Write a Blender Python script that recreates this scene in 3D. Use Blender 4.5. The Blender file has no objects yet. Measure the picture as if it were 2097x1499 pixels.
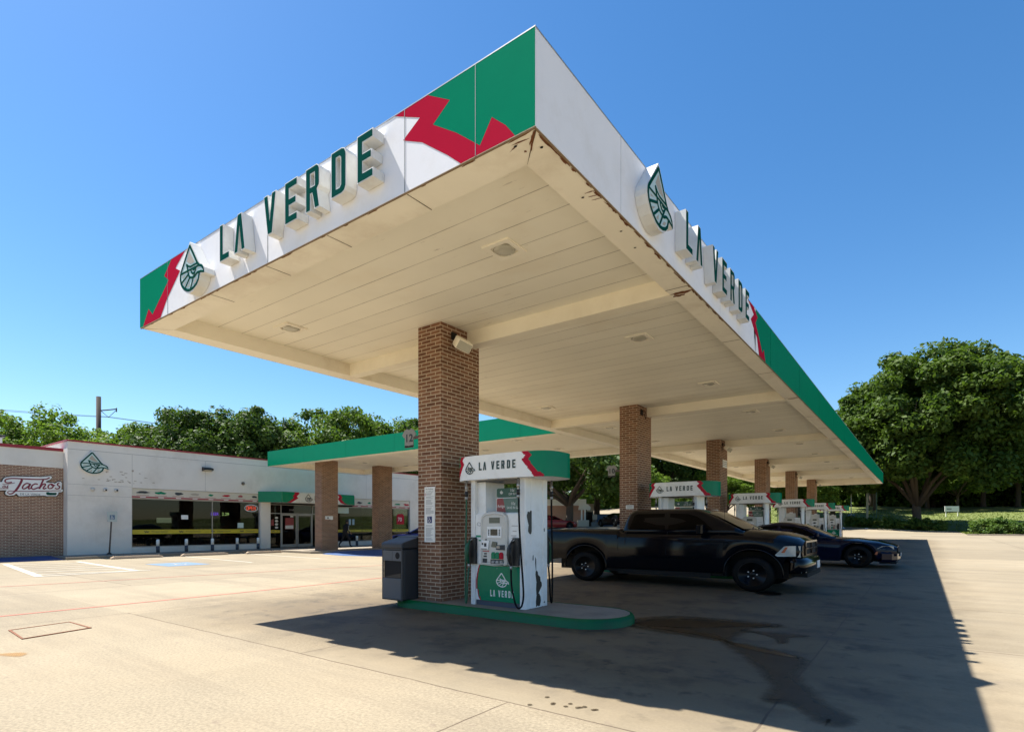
import bpy, bmesh, math, random
import numpy as np
from mathutils import Vector, Matrix
from mathutils.geometry import tessellate_polygon
SUN_E, SKY_E, EXPO = 5.0, 0.069, 1.32
R_ = math.radians
scene = bpy.context.scene
COL = scene.collection
random.seed(7); np.random.seed(7)
YAW = R_(36.438)

# ------------------------------------------------------------------ terrain
def smooth(a, b, t):
    t = min(1.0, max(0.0, (t - a) / (b - a))); return t * t * (3 - 2 * t)
def gz(x, y):
    e = smooth(-22, -12, x)
    z = 0.0085 * max(0.0, min(y, 95) - 7) * (e + (1 - e) * smooth(30, 50, y))
    z += 0.95 * smooth(36, 53, y) * smooth(-13, -25, x)
    z += 0.45 * smooth(78, 90, y) * smooth(1, -8, x)
    z += 0.10 * max(0.0, y - 95) * smooth(95, 102, y) * (1 - smooth(122, 150, y)) + 4.2 * smooth(122, 150, y)
    return z

# ------------------------------------------------------------------ materials
MATS = {}
class NT:
    def __init__(s, m):
        m.use_nodes = True; s.t = m.node_tree; s.n = s.t.nodes; s.l = s.t.links; s.n.clear()
    def new(s, typ, **kw):
        nd = s.n.new(typ)
        for k, v in kw.items():
            if k in nd.bl_rna.properties: setattr(nd, k, v)
            else: s.put(nd, k, v)
        return nd
    def put(s, nd, key, v):
        sock = nd.inputs[key]
        if isinstance(v, bpy.types.NodeSocket): s.l.new(v, sock)
        else: sock.default_value = v
    def math(s, op, a, b=0.0, c=0.0, clamp=False):
        nd = s.n.new('ShaderNodeMath'); nd.operation = op; nd.use_clamp = clamp
        for i, v in enumerate((a, b, c)): s.put(nd, i, v)
        return nd.outputs[0]
    def mix(s, fac, a, b, blend='MIX'):
        nd = s.n.new('ShaderNodeMix'); nd.data_type = 'RGBA'; nd.blend_type = blend
        s.put(nd, 0, fac); s.put(nd, 6, a); s.put(nd, 7, b)
        return nd.outputs[2]
    def noise(s, scale, detail=4, rough=.55, vec=None, distort=0.0):
        nd = s.n.new('ShaderNodeTexNoise'); nd.inputs['Scale'].default_value = scale
        nd.inputs['Detail'].default_value = detail; nd.inputs['Roughness'].default_value = rough
        nd.inputs['Distortion'].default_value = distort
        if vec is not None: s.l.new(vec, nd.inputs['Vector'])
        return nd.outputs[0]
    def ramp(s, fac, a, b, ca=(0, 0, 0, 1), cb=(1, 1, 1, 1)):
        nd = s.n.new('ShaderNodeValToRGB'); s.l.new(fac, nd.inputs[0])
        nd.color_ramp.elements[0].position = a; nd.color_ramp.elements[1].position = b
        nd.color_ramp.elements[0].color = ca; nd.color_ramp.elements[1].color = cb
        return nd.outputs[0]
    def pos(s):
        g = s.n.new('ShaderNodeNewGeometry'); return g
    def bump(s, h, strength=.3, dist=.01):
        nd = s.n.new('ShaderNodeBump'); nd.inputs['Strength'].default_value = strength
        nd.inputs['Distance'].default_value = dist; s.l.new(h, nd.inputs['Height']); return nd.outputs[0]
    def out(s, base, rough=.5, metal=0.0, normal=None, spec=.5, coat=0.0, **kw):
        p = s.n.new('ShaderNodeBsdfPrincipled'); o = s.n.new('ShaderNodeOutputMaterial')
        s.put(p, 'Base Color', base); s.put(p, 'Roughness', rough); s.put(p, 'Metallic', metal)
        s.put(p, 'Specular IOR Level', spec); s.put(p, 'Coat Weight', coat)
        if coat: s.put(p, 'Coat Roughness', .03)
        for k, v in kw.items(): s.put(p, k, v)
        if normal is not None: s.l.new(normal, p.inputs['Normal'])
        s.l.new(p.outputs[0], o.inputs[0]); return p
def c4(c): return (c[0], c[1], c[2], 1.0)
def mat(name, col, rough=.5, metal=0.0, var=.12, scale=3.0, bump=0.0, bscale=40.0, spec=.5, coat=0.0, dirt=None, dirt_amt=.0, flat=None):
    if name in MATS: return MATS[name]
    m = bpy.data.materials.new(name); t = NT(m)
    g = t.pos().outputs['Position']
    n = t.noise(scale, 6, .6, g)
    f = t.math('MULTIPLY_ADD', n, 2 * var, 1 - var)
    cc = t.new('ShaderNodeVectorMath', operation='SCALE'); cc.inputs[0].default_value = col; t.put(cc, 'Scale', f)
    base = cc.outputs[0]
    if dirt:
        n2 = t.ramp(t.noise(scale * .6, 8, .7, g), .5, .72)
        base = t.mix(t.math('MULTIPLY', n2, dirt_amt), base, c4(dirt))
    nm = t.bump(t.noise(bscale, 3, .6, g), bump, .01) if bump else None
    rr = t.math('MULTIPLY_ADD', n, .16, rough - .08, clamp=True)
    if flat is not None:                                             # matt paint: diffuse with a little constant gloss
        d = t.new('ShaderNodeBsdfDiffuse'); t.put(d, 'Color', base); gl = t.new('ShaderNodeBsdfGlossy', Roughness=rough); mx = t.new('ShaderNodeMixShader', Fac=flat)
        if nm is not None: t.l.new(nm, d.inputs['Normal']); t.l.new(nm, gl.inputs['Normal'])
        t.l.new(d.outputs[0], mx.inputs[1]); t.l.new(gl.outputs[0], mx.inputs[2]); o = t.new('ShaderNodeOutputMaterial'); t.l.new(mx.outputs[0], o.inputs[0])
    else: t.out(base, rr, metal, nm, spec, coat)
    MATS[name] = m; return m
def emis(name, col, strength):
    m = bpy.data.materials.new(name); t = NT(m)
    t.out((0.02, 0.02, 0.02, 1), .4, **{'Emission Color': c4(col), 'Emission Strength': strength})
    MATS[name] = m; return m
def glass(name, tint, refl=1.0, trans=.6):
    m = bpy.data.materials.new(name); t = NT(m)
    tr = t.new('ShaderNodeBsdfTransparent', Color=c4(tint)); gl = t.new('ShaderNodeBsdfGlossy', Color=(1, 1, 1, 1), Roughness=.02)
    fr = t.new('ShaderNodeFresnel', IOR=1.5)
    mx = t.new('ShaderNodeMixShader'); t.put(mx, 0, t.math('MULTIPLY', fr.outputs[0], refl, clamp=True)); t.put(mx, 1, tr.outputs[0]); t.put(mx, 2, gl.outputs[0])
    o = t.new('ShaderNodeOutputMaterial'); t.l.new(mx.outputs[0], o.inputs[0]); MATS[name] = m; return m

def wall_uv(t):
    g = t.pos(); sp = t.new('ShaderNodeSeparateXYZ', Vector=g.outputs['Position']); sn = t.new('ShaderNodeSeparateXYZ', Vector=g.outputs['True Normal'])
    ax = t.math('ABSOLUTE', sn.outputs[0]); ay = t.math('ABSOLUTE', sn.outputs[1])
    u = t.math('ADD', t.math('MULTIPLY', sp.outputs[0], ay), t.math('MULTIPLY', sp.outputs[1], ax))
    cb = t.new('ShaderNodeCombineXYZ', X=u, Y=sp.outputs[2], Z=0.0)
    return g.outputs['Position'], cb.outputs[0], sp
def brick(name, c1, c2, mortar, w=.232, h=.0677, ms=.0075):
    m = bpy.data.materials.new(name); t = NT(m); P, uv, sp = wall_uv(t)
    b = t.new('ShaderNodeTexBrick', Vector=uv, Color1=c4(c1), Color2=c4(c2), Mortar=c4(mortar), Scale=1.0)
    b.inputs['Mortar Size'].default_value = ms; b.inputs['Mortar Smooth'].default_value = .15; b.inputs['Bias'].default_value = -.1
    b.inputs['Brick Width'].default_value = w; b.inputs['Row Height'].default_value = h; b.offset = .5
    n = t.noise(28, 5, .65, P); n2 = t.noise(1.3, 4, .6, P)
    k = t.math('MULTIPLY_ADD', n, .55, .72); k = t.math('MULTIPLY', k, t.math('MULTIPLY_ADD', n2, .5, .75))
    cc = t.new('ShaderNodeVectorMath', operation='SCALE'); t.put(cc, 0, b.outputs['Color']); t.put(cc, 'Scale', k)
    # splashed mortar and dirt patches near the base and chipped spots
    sp_ = t.ramp(t.noise(7, 7, .75, P), .66, .72)
    col = t.mix(t.math('MULTIPLY', sp_, .35), cc.outputs[0], c4((.42, .33, .25)))
    low = t.math('SUBTRACT', .55, t.math('MULTIPLY', sp.outputs[2], 1.6), clamp=True)
    col = t.mix(t.math('MULTIPLY', low, t.noise(5, 5, .6, P)), col, c4((.16, .13, .1)))
    hgt = t.math('ADD', t.math('MULTIPLY', t.math('SUBTRACT', 1.0, b.outputs['Fac']), 1.0), t.math('MULTIPLY', n, .35))
    t.out(col, .88, 0, t.bump(hgt, .55, .012), .25); MATS[name] = m; return m

def planks(name, col):
    m = bpy.data.materials.new(name); t = NT(m)
    g = t.pos(); sp = t.new('ShaderNodeSeparateXYZ', Vector=g.outputs['Position']); P = g.outputs['Position']
    w = t.math('MULTIPLY', t.math('SUBTRACT', t.noise(.6, 2, .5, P), .5), .012)
    fr = t.math('FRACT', t.math('DIVIDE', t.math('ADD', sp.outputs[1], t.math('ADD', w, 10.03)), .437))
    ln = t.math('COMPARE', fr, .5, .013)
    mp = t.new('ShaderNodeMapping', Vector=P); mp.inputs['Scale'].default_value = (.7, 9, 1)
    fade = t.ramp(t.noise(.9, 4, .7, P), .30, .62)
    lnf = t.math('MULTIPLY', ln, t.math('MULTIPLY_ADD', fade, .55, .25))
    k = t.math('MULTIPLY_ADD', t.noise(.55, 5, .6, P), .22, .89)
    cc = t.new('ShaderNodeVectorMath', operation='SCALE'); cc.inputs[0].default_value = col; t.put(cc, 'Scale', k)
    pw = t.new('ShaderNodeTexWhiteNoise', noise_dimensions='1D'); t.put(pw, 'W', t.math('FLOOR', t.math('DIVIDE', t.math('ADD', sp.outputs[1], 10.25), .437)))
    c2 = t.new('ShaderNodeVectorMath', operation='SCALE'); t.put(c2, 0, cc.outputs[0]); t.put(c2, 'Scale', t.math('MULTIPLY_ADD', pw.outputs[0], .07, .955))
    wet = t.ramp(t.noise(.45, 5, .65, P), .56, .74)
    base = t.mix(t.math('MULTIPLY', wet, .22), c2.outputs[0], c4((.70, .56, .36)))
    base = t.mix(lnf, base, c4((.16, .12, .08)))
    # flaking paint streaks lying along the planks
    mp2 = t.new('ShaderNodeMapping', Vector=P); mp2.inputs['Scale'].default_value = (1.2, 9, 1)
    fl = t.ramp(t.noise(1.5, 6, .72, mp2.outputs[0]), .635, .665)
    msk = t.ramp(t.noise(.33, 3, .5, P), .45, .58)
    base = t.mix(t.math('MULTIPLY', fl, t.math('MULTIPLY', msk, .6)), base, c4((.22, .17, .12)))
    h = t.math('SUBTRACT', 1.0, ln)
    t.out(base, .62, 0, t.bump(h, .5, .01), .3); MATS[name] = m; return m

def concrete(name, lit, near_speckle=True):
    m = bpy.data.materials.new(name); t = NT(m)
    g = t.pos(); P = g.outputs['Position']; sp = t.new('ShaderNodeSeparateXYZ', Vector=P); X, Y = sp.outputs[0], sp.outputs[1]
    big = t.noise(.22, 6, .6, P); mid = t.noise(1.1, 7, .65, P); fine = t.noise(34, 5, .78, P); fine2 = t.noise(130, 2, .6, P)
    k = t.math('MULTIPLY_ADD', big, .42, .79)
    k = t.math('MULTIPLY', k, t.math('MULTIPLY_ADD', mid, .34, .83))
    agg = t.math('SUBTRACT', 1.0, t.math('MULTIPLY', t.math('SUBTRACT', X, -2.0), 9.0), clamp=True)   # exposed aggregate finish on the open lot
    agg = t.math('MULTIPLY', agg, t.math('LESS_THAN', Y, 3.82))
    agg = t.math('MAXIMUM', agg, t.math('LESS_THAN', X, -5.95))
    sk = t.math('MULTIPLY_ADD', fine, t.math('MULTIPLY_ADD', agg, 1.25, .55), t.math('MULTIPLY_ADD', agg, -.62, .725))
    k = t.math('MULTIPLY', k, sk)
    cc = t.new('ShaderNodeVectorMath', operation='SCALE'); cc.inputs[0].default_value = lit; t.put(cc, 'Scale', k)
    col = cc.outputs[0]
    col = t.mix(t.math('MULTIPLY', t.ramp(t.noise(.5, 5, .6, P), .42, .75), .35), col, c4((.27, .215, .14)))
    # brushed pads between the joints differ a little in tone
    pad = t.new('ShaderNodeTexWhiteNoise', noise_dimensions='2D'); cb = t.new('ShaderNodeCombineXYZ', X=t.math('FLOOR', t.math('DIVIDE', t.math('ADD', X, 1.0), 4.9)), Y=t.math('FLOOR', t.math('DIVIDE', t.math('SUBTRACT', Y, 3.8), 4.9)), Z=0.0)
    t.l.new(cb.outputs[0], pad.inputs['Vector'])
    pk = t.math('MULTIPLY_ADD', pad.outputs[0], .20, .90)
    c2 = t.new('ShaderNodeVectorMath', operation='SCALE'); t.put(c2, 0, col); t.put(c2, 'Scale', pk); col = c2.outputs[0]
    # canopy shade painted darker here, with tyre and oil dirt in the fuelling lanes
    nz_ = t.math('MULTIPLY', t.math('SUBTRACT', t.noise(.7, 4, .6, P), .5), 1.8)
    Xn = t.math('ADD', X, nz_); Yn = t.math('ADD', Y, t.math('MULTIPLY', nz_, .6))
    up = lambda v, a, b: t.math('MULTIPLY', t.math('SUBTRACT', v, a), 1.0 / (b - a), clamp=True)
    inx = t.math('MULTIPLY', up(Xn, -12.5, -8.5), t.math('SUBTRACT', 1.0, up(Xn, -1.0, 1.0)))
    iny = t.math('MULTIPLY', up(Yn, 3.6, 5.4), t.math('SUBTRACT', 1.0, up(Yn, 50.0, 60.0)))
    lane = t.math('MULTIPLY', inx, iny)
    c2 = t.new('ShaderNodeVectorMath', operation='SCALE'); t.put(c2, 0, col); t.put(c2, 'Scale', t.math('MULTIPLY_ADD', lane, -.42, 1.0)); col = c2.outputs[0]  # painted shade: overall darkening of the paving under the canopy
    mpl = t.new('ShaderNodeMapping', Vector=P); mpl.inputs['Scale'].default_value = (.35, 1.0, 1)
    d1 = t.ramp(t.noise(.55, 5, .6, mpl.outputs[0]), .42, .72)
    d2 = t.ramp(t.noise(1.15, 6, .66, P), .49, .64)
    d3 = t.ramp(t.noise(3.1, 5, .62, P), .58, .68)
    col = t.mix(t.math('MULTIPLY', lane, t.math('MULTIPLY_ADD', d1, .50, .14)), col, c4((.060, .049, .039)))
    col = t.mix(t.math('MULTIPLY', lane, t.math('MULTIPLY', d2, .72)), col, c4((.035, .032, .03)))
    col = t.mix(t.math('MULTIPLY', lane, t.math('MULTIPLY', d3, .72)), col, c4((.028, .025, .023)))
    col = t.mix(lane, col, (1.10, 1.0, .84, 1), 'MULTIPLY')  # warm tint balancing the bluish skylight in this painted shade
    # faint drive marks outside
    mps = t.new('ShaderNodeMapping', Vector=P); mps.inputs['Scale'].default_value = (.10, 1.1, 1)
    s1 = t.ramp(t.noise(1.0, 6, .7, mps.outputs[0]), .48, .72)
    col = t.mix(t.math('MULTIPLY', s1, .42), col, c4((.13, .105, .078)))
    sp3 = t.ramp(t.noise(4.5, 4, .55, P), .66, .72)
    col = t.mix(t.math('MULTIPLY', sp3, .5), col, c4((.17, .13, .10)))
    # saw-cut joints and cracks: (axis, at, from, to, half width)
    wob = t.math('MULTIPLY', t.math('SUBTRACT', t.noise(1.6, 4, .6, P), .5), .06)
    tot = None
    J = [('x', -1.0, -20, 30, .010), ('y', 3.8, -11, 14, .009), ('x', -5.9, 3.8, 6.2, .008), ('x', -2.85, -20, 3.8, .008), ('y', 7.1, -11.3, -9.0, .009), ('x', -11.0, -20, 60, .008), ('x', -16.0, -20, 60, .012), ('x', -21.0, -20, 36, .014),
         ('y', 12.3, -30, -8, .012), ('y', 21.0, -30, 20, .016), ('y', 29.5, -12, 40, .02), ('y', -4.5, -30, 30, .012), ('y', 38.0, -12, 40, .025), ('x', 4.2, -20, 70, .012), ('x', 9.5, -20, 70, .016), ('y', 12.4, -1, 40, .012), ('y', 8.6, -1, 40, .009), ('y', 47, -12, 40, .03), ('y', 5.6, -22, -16, .012), ('y', 16.7, -30, -12, .014)]
    for ax, at, lo, hi, w in J:
        a, b = (X, Y) if ax == 'x' else (Y, X)
        v = t.math('COMPARE', t.math('ADD', a, wob), at, w)
        v = t.math('MULTIPLY', v, t.math('COMPARE', b, (lo + hi) / 2, (hi - lo) / 2))
        tot = v if tot is None else t.math('MAXIMUM', tot, v)
    brk = t.ramp(t.noise(.8, 4, .6, P), .32, .48)
    jf = t.math('MULTIPLY', tot, t.math('MULTIPLY_ADD', brk, .62, .36))
    col = t.mix(jf, col, c4((.09, .065, .045)))
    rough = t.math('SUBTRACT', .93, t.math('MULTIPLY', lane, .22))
    hh = t.math('ADD', t.math('MULTIPLY', fine, .8), t.math('ADD', t.math('MULTIPLY', fine2, .35), t.math('MULTIPLY', tot, -1.5)))
    t.out(col, rough, 0, t.bump(hh, .45, .006), .3); MATS[name] = m; return m

M_white = mat('fascia_white', (.82, .81, .83), .5, flat=.015, var=.05, scale=2, bump=.04, bscale=6, dirt=(.55, .5, .42), dirt_amt=.25)
M_greenp = mat('fascia_green', (.0003, .205, .100), .22, var=.07, scale=2, bump=.05, bscale=5, flat=.022)
M_redp = mat('fascia_red', (.44, .006, .030), .3, var=.06, scale=3, bump=.03, bscale=6, flat=.015)
M_teal = mat('sign_green', (.002, .060, .043), .3, var=.06, flat=.015)
M_signwhite = mat('sign_white', (.72, .72, .69), .45, var=.10, scale=2.5, dirt=(.42, .34, .24), dirt_amt=.5)
M_mint = mat('sign_mint', (.50, .62, .57), .4, var=.05)
M_tan = mat('sign_tan', (.42, .36, .28), .6)
M_soffit = planks('soffit_planks', (.95, .91, .785))
M_trim = mat('soffit_trim', (.94, .89, .765), .6, var=.1, scale=1.2, dirt=(.45, .33, .2), dirt_amt=.35)
M_beam = mat('soffit_beam', (.94, .885, .74), .6, var=.08, scale=.8, dirt=(.5, .38, .2), dirt_amt=.25)
M_rust = mat('rust', (.16, .055, .018), .85, var=.5, scale=18)
M_rustd = mat('rust_edge', (.24, .16, .085), .85, var=.55, scale=7)
M_hole = mat('dark_hole', (.012, .010, .009), .9)
M_lens = mat('lamp_lens', (.50, .48, .40), .25, var=.15, scale=6)
M_brick = brick('column_brick', (.250, .125, .074), (.145, .066, .040), (.53, .43, .32))
M_brick2 = brick('store_brick', (.30, .145, .090), (.19, .088, .055), (.56, .43, .31), w=.235, h=.069, ms=.0125)
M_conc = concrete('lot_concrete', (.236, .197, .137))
M_walk = mat('walk_concrete', (.24, .20, .15), .9, var=.25, scale=2, bump=.3)
M_slab = mat('island_concrete', (.20, .18, .15), .85, var=.3, scale=2.2, bump=.25, bscale=60, dirt=(.08, .07, .06), dirt_amt=.6)
M_curb = mat('curb_green', (.0008, .105, .034), .4, flat=.03, var=.22, scale=4, bump=.15, bscale=25, dirt=(.02, .06, .03), dirt_amt=.6)
M_stucco = mat('stucco', (.76, .705, .63), .9, var=.10, scale=.9, bump=.25, bscale=70, dirt=(.45, .38, .3), dirt_amt=.35)
M_redtrim = mat('red_trim', (.30, .012, .022), .45)
M_blue = mat('blue_paint', (.018, .065, .19), .75, var=.35, scale=2, bump=.2)
M_bluem = mat('blue_marking', (.105, .175, .27), .85, var=.4, scale=3)
M_stripe = mat('stripe_paint', (.40, .37, .31), .85, var=.25, scale=4)
M_redline = mat('red_line_paint', (.42, .12, .085), .88, var=.4, scale=3)
M_black = mat('black_plastic', (.012, .012, .013), .45, var=.2)
M_rubber = mat('rubber', (.006, .006, .0065), .6, var=.2, flat=.012)
M_dgrey = mat('bin_grey', (.034, .037, .043), .55, var=.15, scale=4, bump=.05)
M_lgrey = mat('bin_face', (.092, .098, .108), .55, var=.1, scale=4)
M_alum = mat('aluminium', (.42, .41, .39), .38, .75, var=.1)
M_pumpw = mat('pump_white', (.88, .88, .87), .38, var=.07, scale=3, dirt=(.45, .40, .33), dirt_amt=.35)
M_pumpd = mat('pump_plinth', (.07, .08, .11), .6)
M_offwhite = mat('bezel_white', (.62, .60, .55), .45, var=.08)
M_screen = mat('screen', (.018, .02, .018), .18)
M_lcd = mat('lcd_grey', (.10, .11, .085), .25)
M_label = mat('label_white', (.80, .79, .75), .5, var=.05)
M_ink = mat('ink', (.03, .035, .04), .6)
M_inkgrey = mat('ink_grey', (.30, .30, .30), .6)
M_steelp = mat('galvanised', (.30, .30, .29), .5, .6, var=.2)
M_wood = mat('pole_wood', (.045, .036, .030), .9, var=.3, scale=3)
M_gpaint = mat('bottle_green', (.012, .10, .05), .45)
M_yellow = mat('yellow_band', (.55, .42, .02), .5, var=.05)
M_board = mat('board_cream', (.62, .56, .45), .5, var=.05)
M_pink = mat('board_red', (.36, .06, .07), .5)
M_frame = mat('window_frame', (.36, .34, .31), .45, .3)
M_dark = mat('interior_dark', (.05, .047, .043), .9)
M_intwall = mat('interior_wall', (.10, .105, .095), .9)
M_cloth = mat('black_cloth', (.010, .010, .012), .85, bump=.2)
M_skin = mat('skin', (.30, .16, .10), .5)
M_hair = mat('hair', (.012, .009, .008), .6)
M_bark = mat('bark', (.075, .055, .040), .95, var=.4, scale=6, bump=.8, bscale=14)
M_tanbr = mat('neighbour_brick', (.42, .25, .18), .9, var=.12, scale=3, bump=.2)
M_bluebin = mat('dumpster_blue', (.02, .06, .13), .6)
M_box = mat('box_grey', (.25, .28, .30), .6)
M_hvac = mat('roof_unit', (.50, .50, .49), .6)

def leafmat(name, c1, c2, trans=.35):
    m = bpy.data.materials.new(name); t = NT(m)
    g = t.pos(); r = g.outputs['Random Per Island']
    col = t.mix(r, c4(c1), c4(c2))
    col = t.mix(t.ramp(t.noise(.35, 3, .5, g.outputs['Position']), .35, .7), col, c4((c2[0] * 1.15, c2[1] * 1.1, c2[2])), 'MIX')
    d = t.new('ShaderNodeBsdfPrincipled', **{'Roughness': .6, 'Specular IOR Level': .18}); t.l.new(col, d.inputs['Base Color'])
    tl = t.new('ShaderNodeBsdfTranslucent'); tc = t.mix(.5, col, (.16, .30, .02, 1)); t.l.new(tc, tl.inputs['Color'])
    mx = t.new('ShaderNodeMixShader', Fac=trans); t.l.new(d.outputs[0], mx.inputs[1]); t.l.new(tl.outputs[0], mx.inputs[2])
    o = t.new('ShaderNodeOutputMaterial'); t.l.new(mx.outputs[0], o.inputs[0]); MATS[name] = m; return m
M_leaf_dark = leafmat('leaf_dark', (.018, .044, .011), (.046, .085, .017), .22)
M_leaf_mid = leafmat('leaf_mid', (.034, .078, .010), (.082, .135, .018), .32)
M_leaf_light = leafmat('leaf_light', (.058, .115, .012), (.120, .185, .024), .4)
M_leaf_hedge = leafmat('leaf_hedge', (.028, .066, .014), (.075, .125, .022), .25)
M_grass = leafmat('grass_blade', (.075, .125, .018), (.15, .18, .035), .3)
M_lawn = mat('lawn_soil', (.105, .130, .028), .95, var=.4, scale=1.2, bump=.6, bscale=25)

# ------------------------------------------------------------------ mesh builder
class MB:
    def __init__(s): s.v = []; s.f = []; s.m = []; s.sm = []
    def add(s, vs, fs, mi=0, smooth=False):
        o = len(s.v); s.v += [tuple(p) for p in vs]
        for f in fs: s.f.append([o + i for i in f]); s.m.append(mi); s.sm.append(smooth)
    def box(s, x0, x1, y0, y1, z0, z1, mi=0, M=None):
        vs = [Vector((x, y, z)) for z in (z0, z1) for y in (y0, y1) for x in (x0, x1)]
        if M is not None: vs = [M @ v for v in vs]
        s.add(vs, [(0, 2, 3, 1), (4, 5, 7, 6), (0, 1, 5, 4), (2, 6, 7, 3), (0, 4, 6, 2), (1, 3, 7, 5)], mi); return s
    def rbox(s, x0, x1, y0, y1, z0, z1, r=.02, mi=0, M=None, n=3):
        "box with rounded vertical edges and a small top chamfer"
        pts = []
        for cx, cy, a0 in ((x1 - r, y1 - r, 0), (x0 + r, y1 - r, 90), (x0 + r, y0 + r, 180), (x1 - r, y0 + r, 270)):
            for k in range(n + 1):
                a = R_(a0 + 90 * k / n); pts.append((cx + r * math.cos(a), cy + r * math.sin(a)))
        cx, cy = (x0 + x1) / 2, (y0 + y1) / 2; h = r * .5
        sh = lambda p, d: (cx + (p[0] - cx) * (1 - d / max(1e-6, (x1 - x0) / 2)), cy + (p[1] - cy) * (1 - d / max(1e-6, (y1 - y0) / 2)))
        rings = [[sh(p, h) + (z0,) for p in pts], [p + (z0 + h,) for p in pts], [p + (z1 - h,) for p in pts], [sh(p, h) + (z1,) for p in pts]]
        s.loft([[Vector(q) if M is None else M @ Vector(q) for q in rg] for rg in rings], True, True, mi); return s
    def loft(s, rings, closed=True, caps=True, mi=0, smooth=False):
        n = len(rings[0]); vs = [p for r in rings for p in r]; fs = []
        for i in range(len(rings) - 1):
            for j in range(n if closed else n - 1):
                k = (j + 1) % n; fs.append((i * n + j, i * n + k, (i + 1) * n + k, (i + 1) * n + j))
        if caps and closed: fs.append(tuple(range(n - 1, -1, -1))); fs.append(tuple((len(rings) - 1) * n + j for j in range(n)))
        s.add(vs, fs, mi, smooth); return s
    def cyl(s, p0, p1, r0, r1=None, n=12, mi=0, smooth=True, caps=True):
        r1 = r0 if r1 is None else r1
        return s.tube([p0, p1], [r0, r1], n, mi, smooth, caps)
    def tube(s, pts, rad, n=8, mi=0, smooth=True, caps=True, flat=None):
        pts = [Vector(p) for p in pts]; rings = []
        if not isinstance(rad, (list, tuple)): rad = [rad] * len(pts)
        ref = None
        for i, p in enumerate(pts):
            t = (pts[min(i + 1, len(pts) - 1)] - pts[max(i - 1, 0)])
            if t.length < 1e-9: t = Vector((0, 0, 1))
            t.normalize()
            if flat is not None:
                b = Vector(flat[0]).normalized(); a = t.cross(b)
                a = a.normalized() if a.length > 1e-6 else Vector((1, 0, 0)); kb = flat[1]
            else:
                if ref is None: ref = Vector((0, 0, 1)) if abs(t.z) < .9 else Vector((1, 0, 0))
                a = t.cross(ref)
                if a.length < 1e-6: a = t.cross(Vector((0, 1, 0)))
                a.normalize(); b = a.cross(t).normalized(); ref = b; kb = None
            r = rad[i]; rb = r if kb is None else kb
            rings.append([p + a * (r * math.cos(2 * math.pi * k / n)) + b * (rb * math.sin(2 * math.pi * k / n)) for k in range(n)])
        s.loft(rings, True, caps, mi, smooth); return s
    def prism(s, loops, fr, w0, w1, mi=0, back=True):
        "loops: outer polygon then holes, (u,v); fr maps (u,v,w) to 3D"
        flat = [[Vector((u, v, 0)) for u, v in lp] for lp in loops]; tri = tessellate_polygon(flat)
        al = [p for lp in loops for p in lp]; n = len(al)
        vs = [fr(u, v, w1) for u, v in al] + [fr(u, v, w0) for u, v in al]
        fs = [tuple(t) for t in tri]
        if back: fs += [tuple(n + i for i in reversed(t)) for t in tri]
        if abs(w1 - w0) > 1e-9:
            o = 0
            for lp in loops:
                L = len(lp)
                for i in range(L): j = (i + 1) % L; fs.append((o + i, o + j, n + o + j, n + o + i))
                o += L
        s.add(vs, fs, mi); return s
    def sheet(s, poly, fr, w, mi=0): return s.prism([poly], fr, w - .0015, w, mi)
    def lathe(s, prof, c=(0, 0, 0), n=20, mi=0, axis='z', smooth=True):
        rings = []
        for r, h in prof:
            rg = []
            for k in range(n):
                a = 2 * math.pi * k / n; x, y = r * math.cos(a), r * math.sin(a)
                p = {'z': (x, y, h), 'y': (x, h, y), 'x': (h, x, y)}[axis]; rg.append(Vector(p) + Vector(c))
            rings.append(rg)
        s.loft(rings, True, True, mi, smooth); return s
    def build(s, name, mats, parent=None, local=False, bevel=0.0):
        me = bpy.data.meshes.new(name); off = Vector((0, 0, 0))
        if parent is not None and not local: off = WL.get(parent.name, Vector((0, 0, 0)))
        me.from_pydata([Vector(v) - off for v in s.v], [], s.f)
        for m in (mats if isinstance(mats, (list, tuple)) else [mats]): me.materials.append(m)
        me.polygons.foreach_set('material_index', s.m); me.polygons.foreach_set('use_smooth', s.sm)
        bm = bmesh.new(); bm.from_mesh(me); bmesh.ops.recalc_face_normals(bm, faces=bm.faces)
        bm.to_mesh(me); bm.free(); me.update()
        o = bpy.data.objects.new(name, me); COL.objects.link(o)
        if parent is not None: o.parent = parent; WL[o.name] = off.copy() if not local else WL.get(parent.name, Vector((0, 0, 0)))
        else: WL[o.name] = Vector((0, 0, 0))
        if bevel:
            b = o.modifiers.new('bevel', 'BEVEL'); b.width = bevel; b.segments = 2; b.limit_method = 'ANGLE'
        return o
WL = {}
def tag(o, label=None, cat=None, group=None, kind=None):
    if label: o['label'] = label
    if cat: o['category'] = cat
    if group: o['group'] = group
    if kind: o['kind'] = kind
    return o
def thing(name, label, cat, loc=(0, 0, 0), rz=0.0, group=None, scale=None):
    o = bpy.data.objects.new(name, None); COL.objects.link(o); o.empty_display_size = .2
    o.location = loc; o.rotation_euler = (0, 0, rz)
    if scale: o.scale = scale
    WL[o.name] = Vector(loc); return tag(o, label, cat, group)
def copy_tree(o, parent=None):
    c = o.copy(); COL.objects.link(c)
    if parent is not None: c.parent = parent
    for ch in list(o.children): copy_tree(ch, c)
    return c
def frame(o, ux, uy):
    o = Vector(o); ux = Vector(ux); uy = Vector(uy); n = ux.cross(uy)
    return lambda u, v, w: o + ux * u + uy * v + n * w
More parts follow.
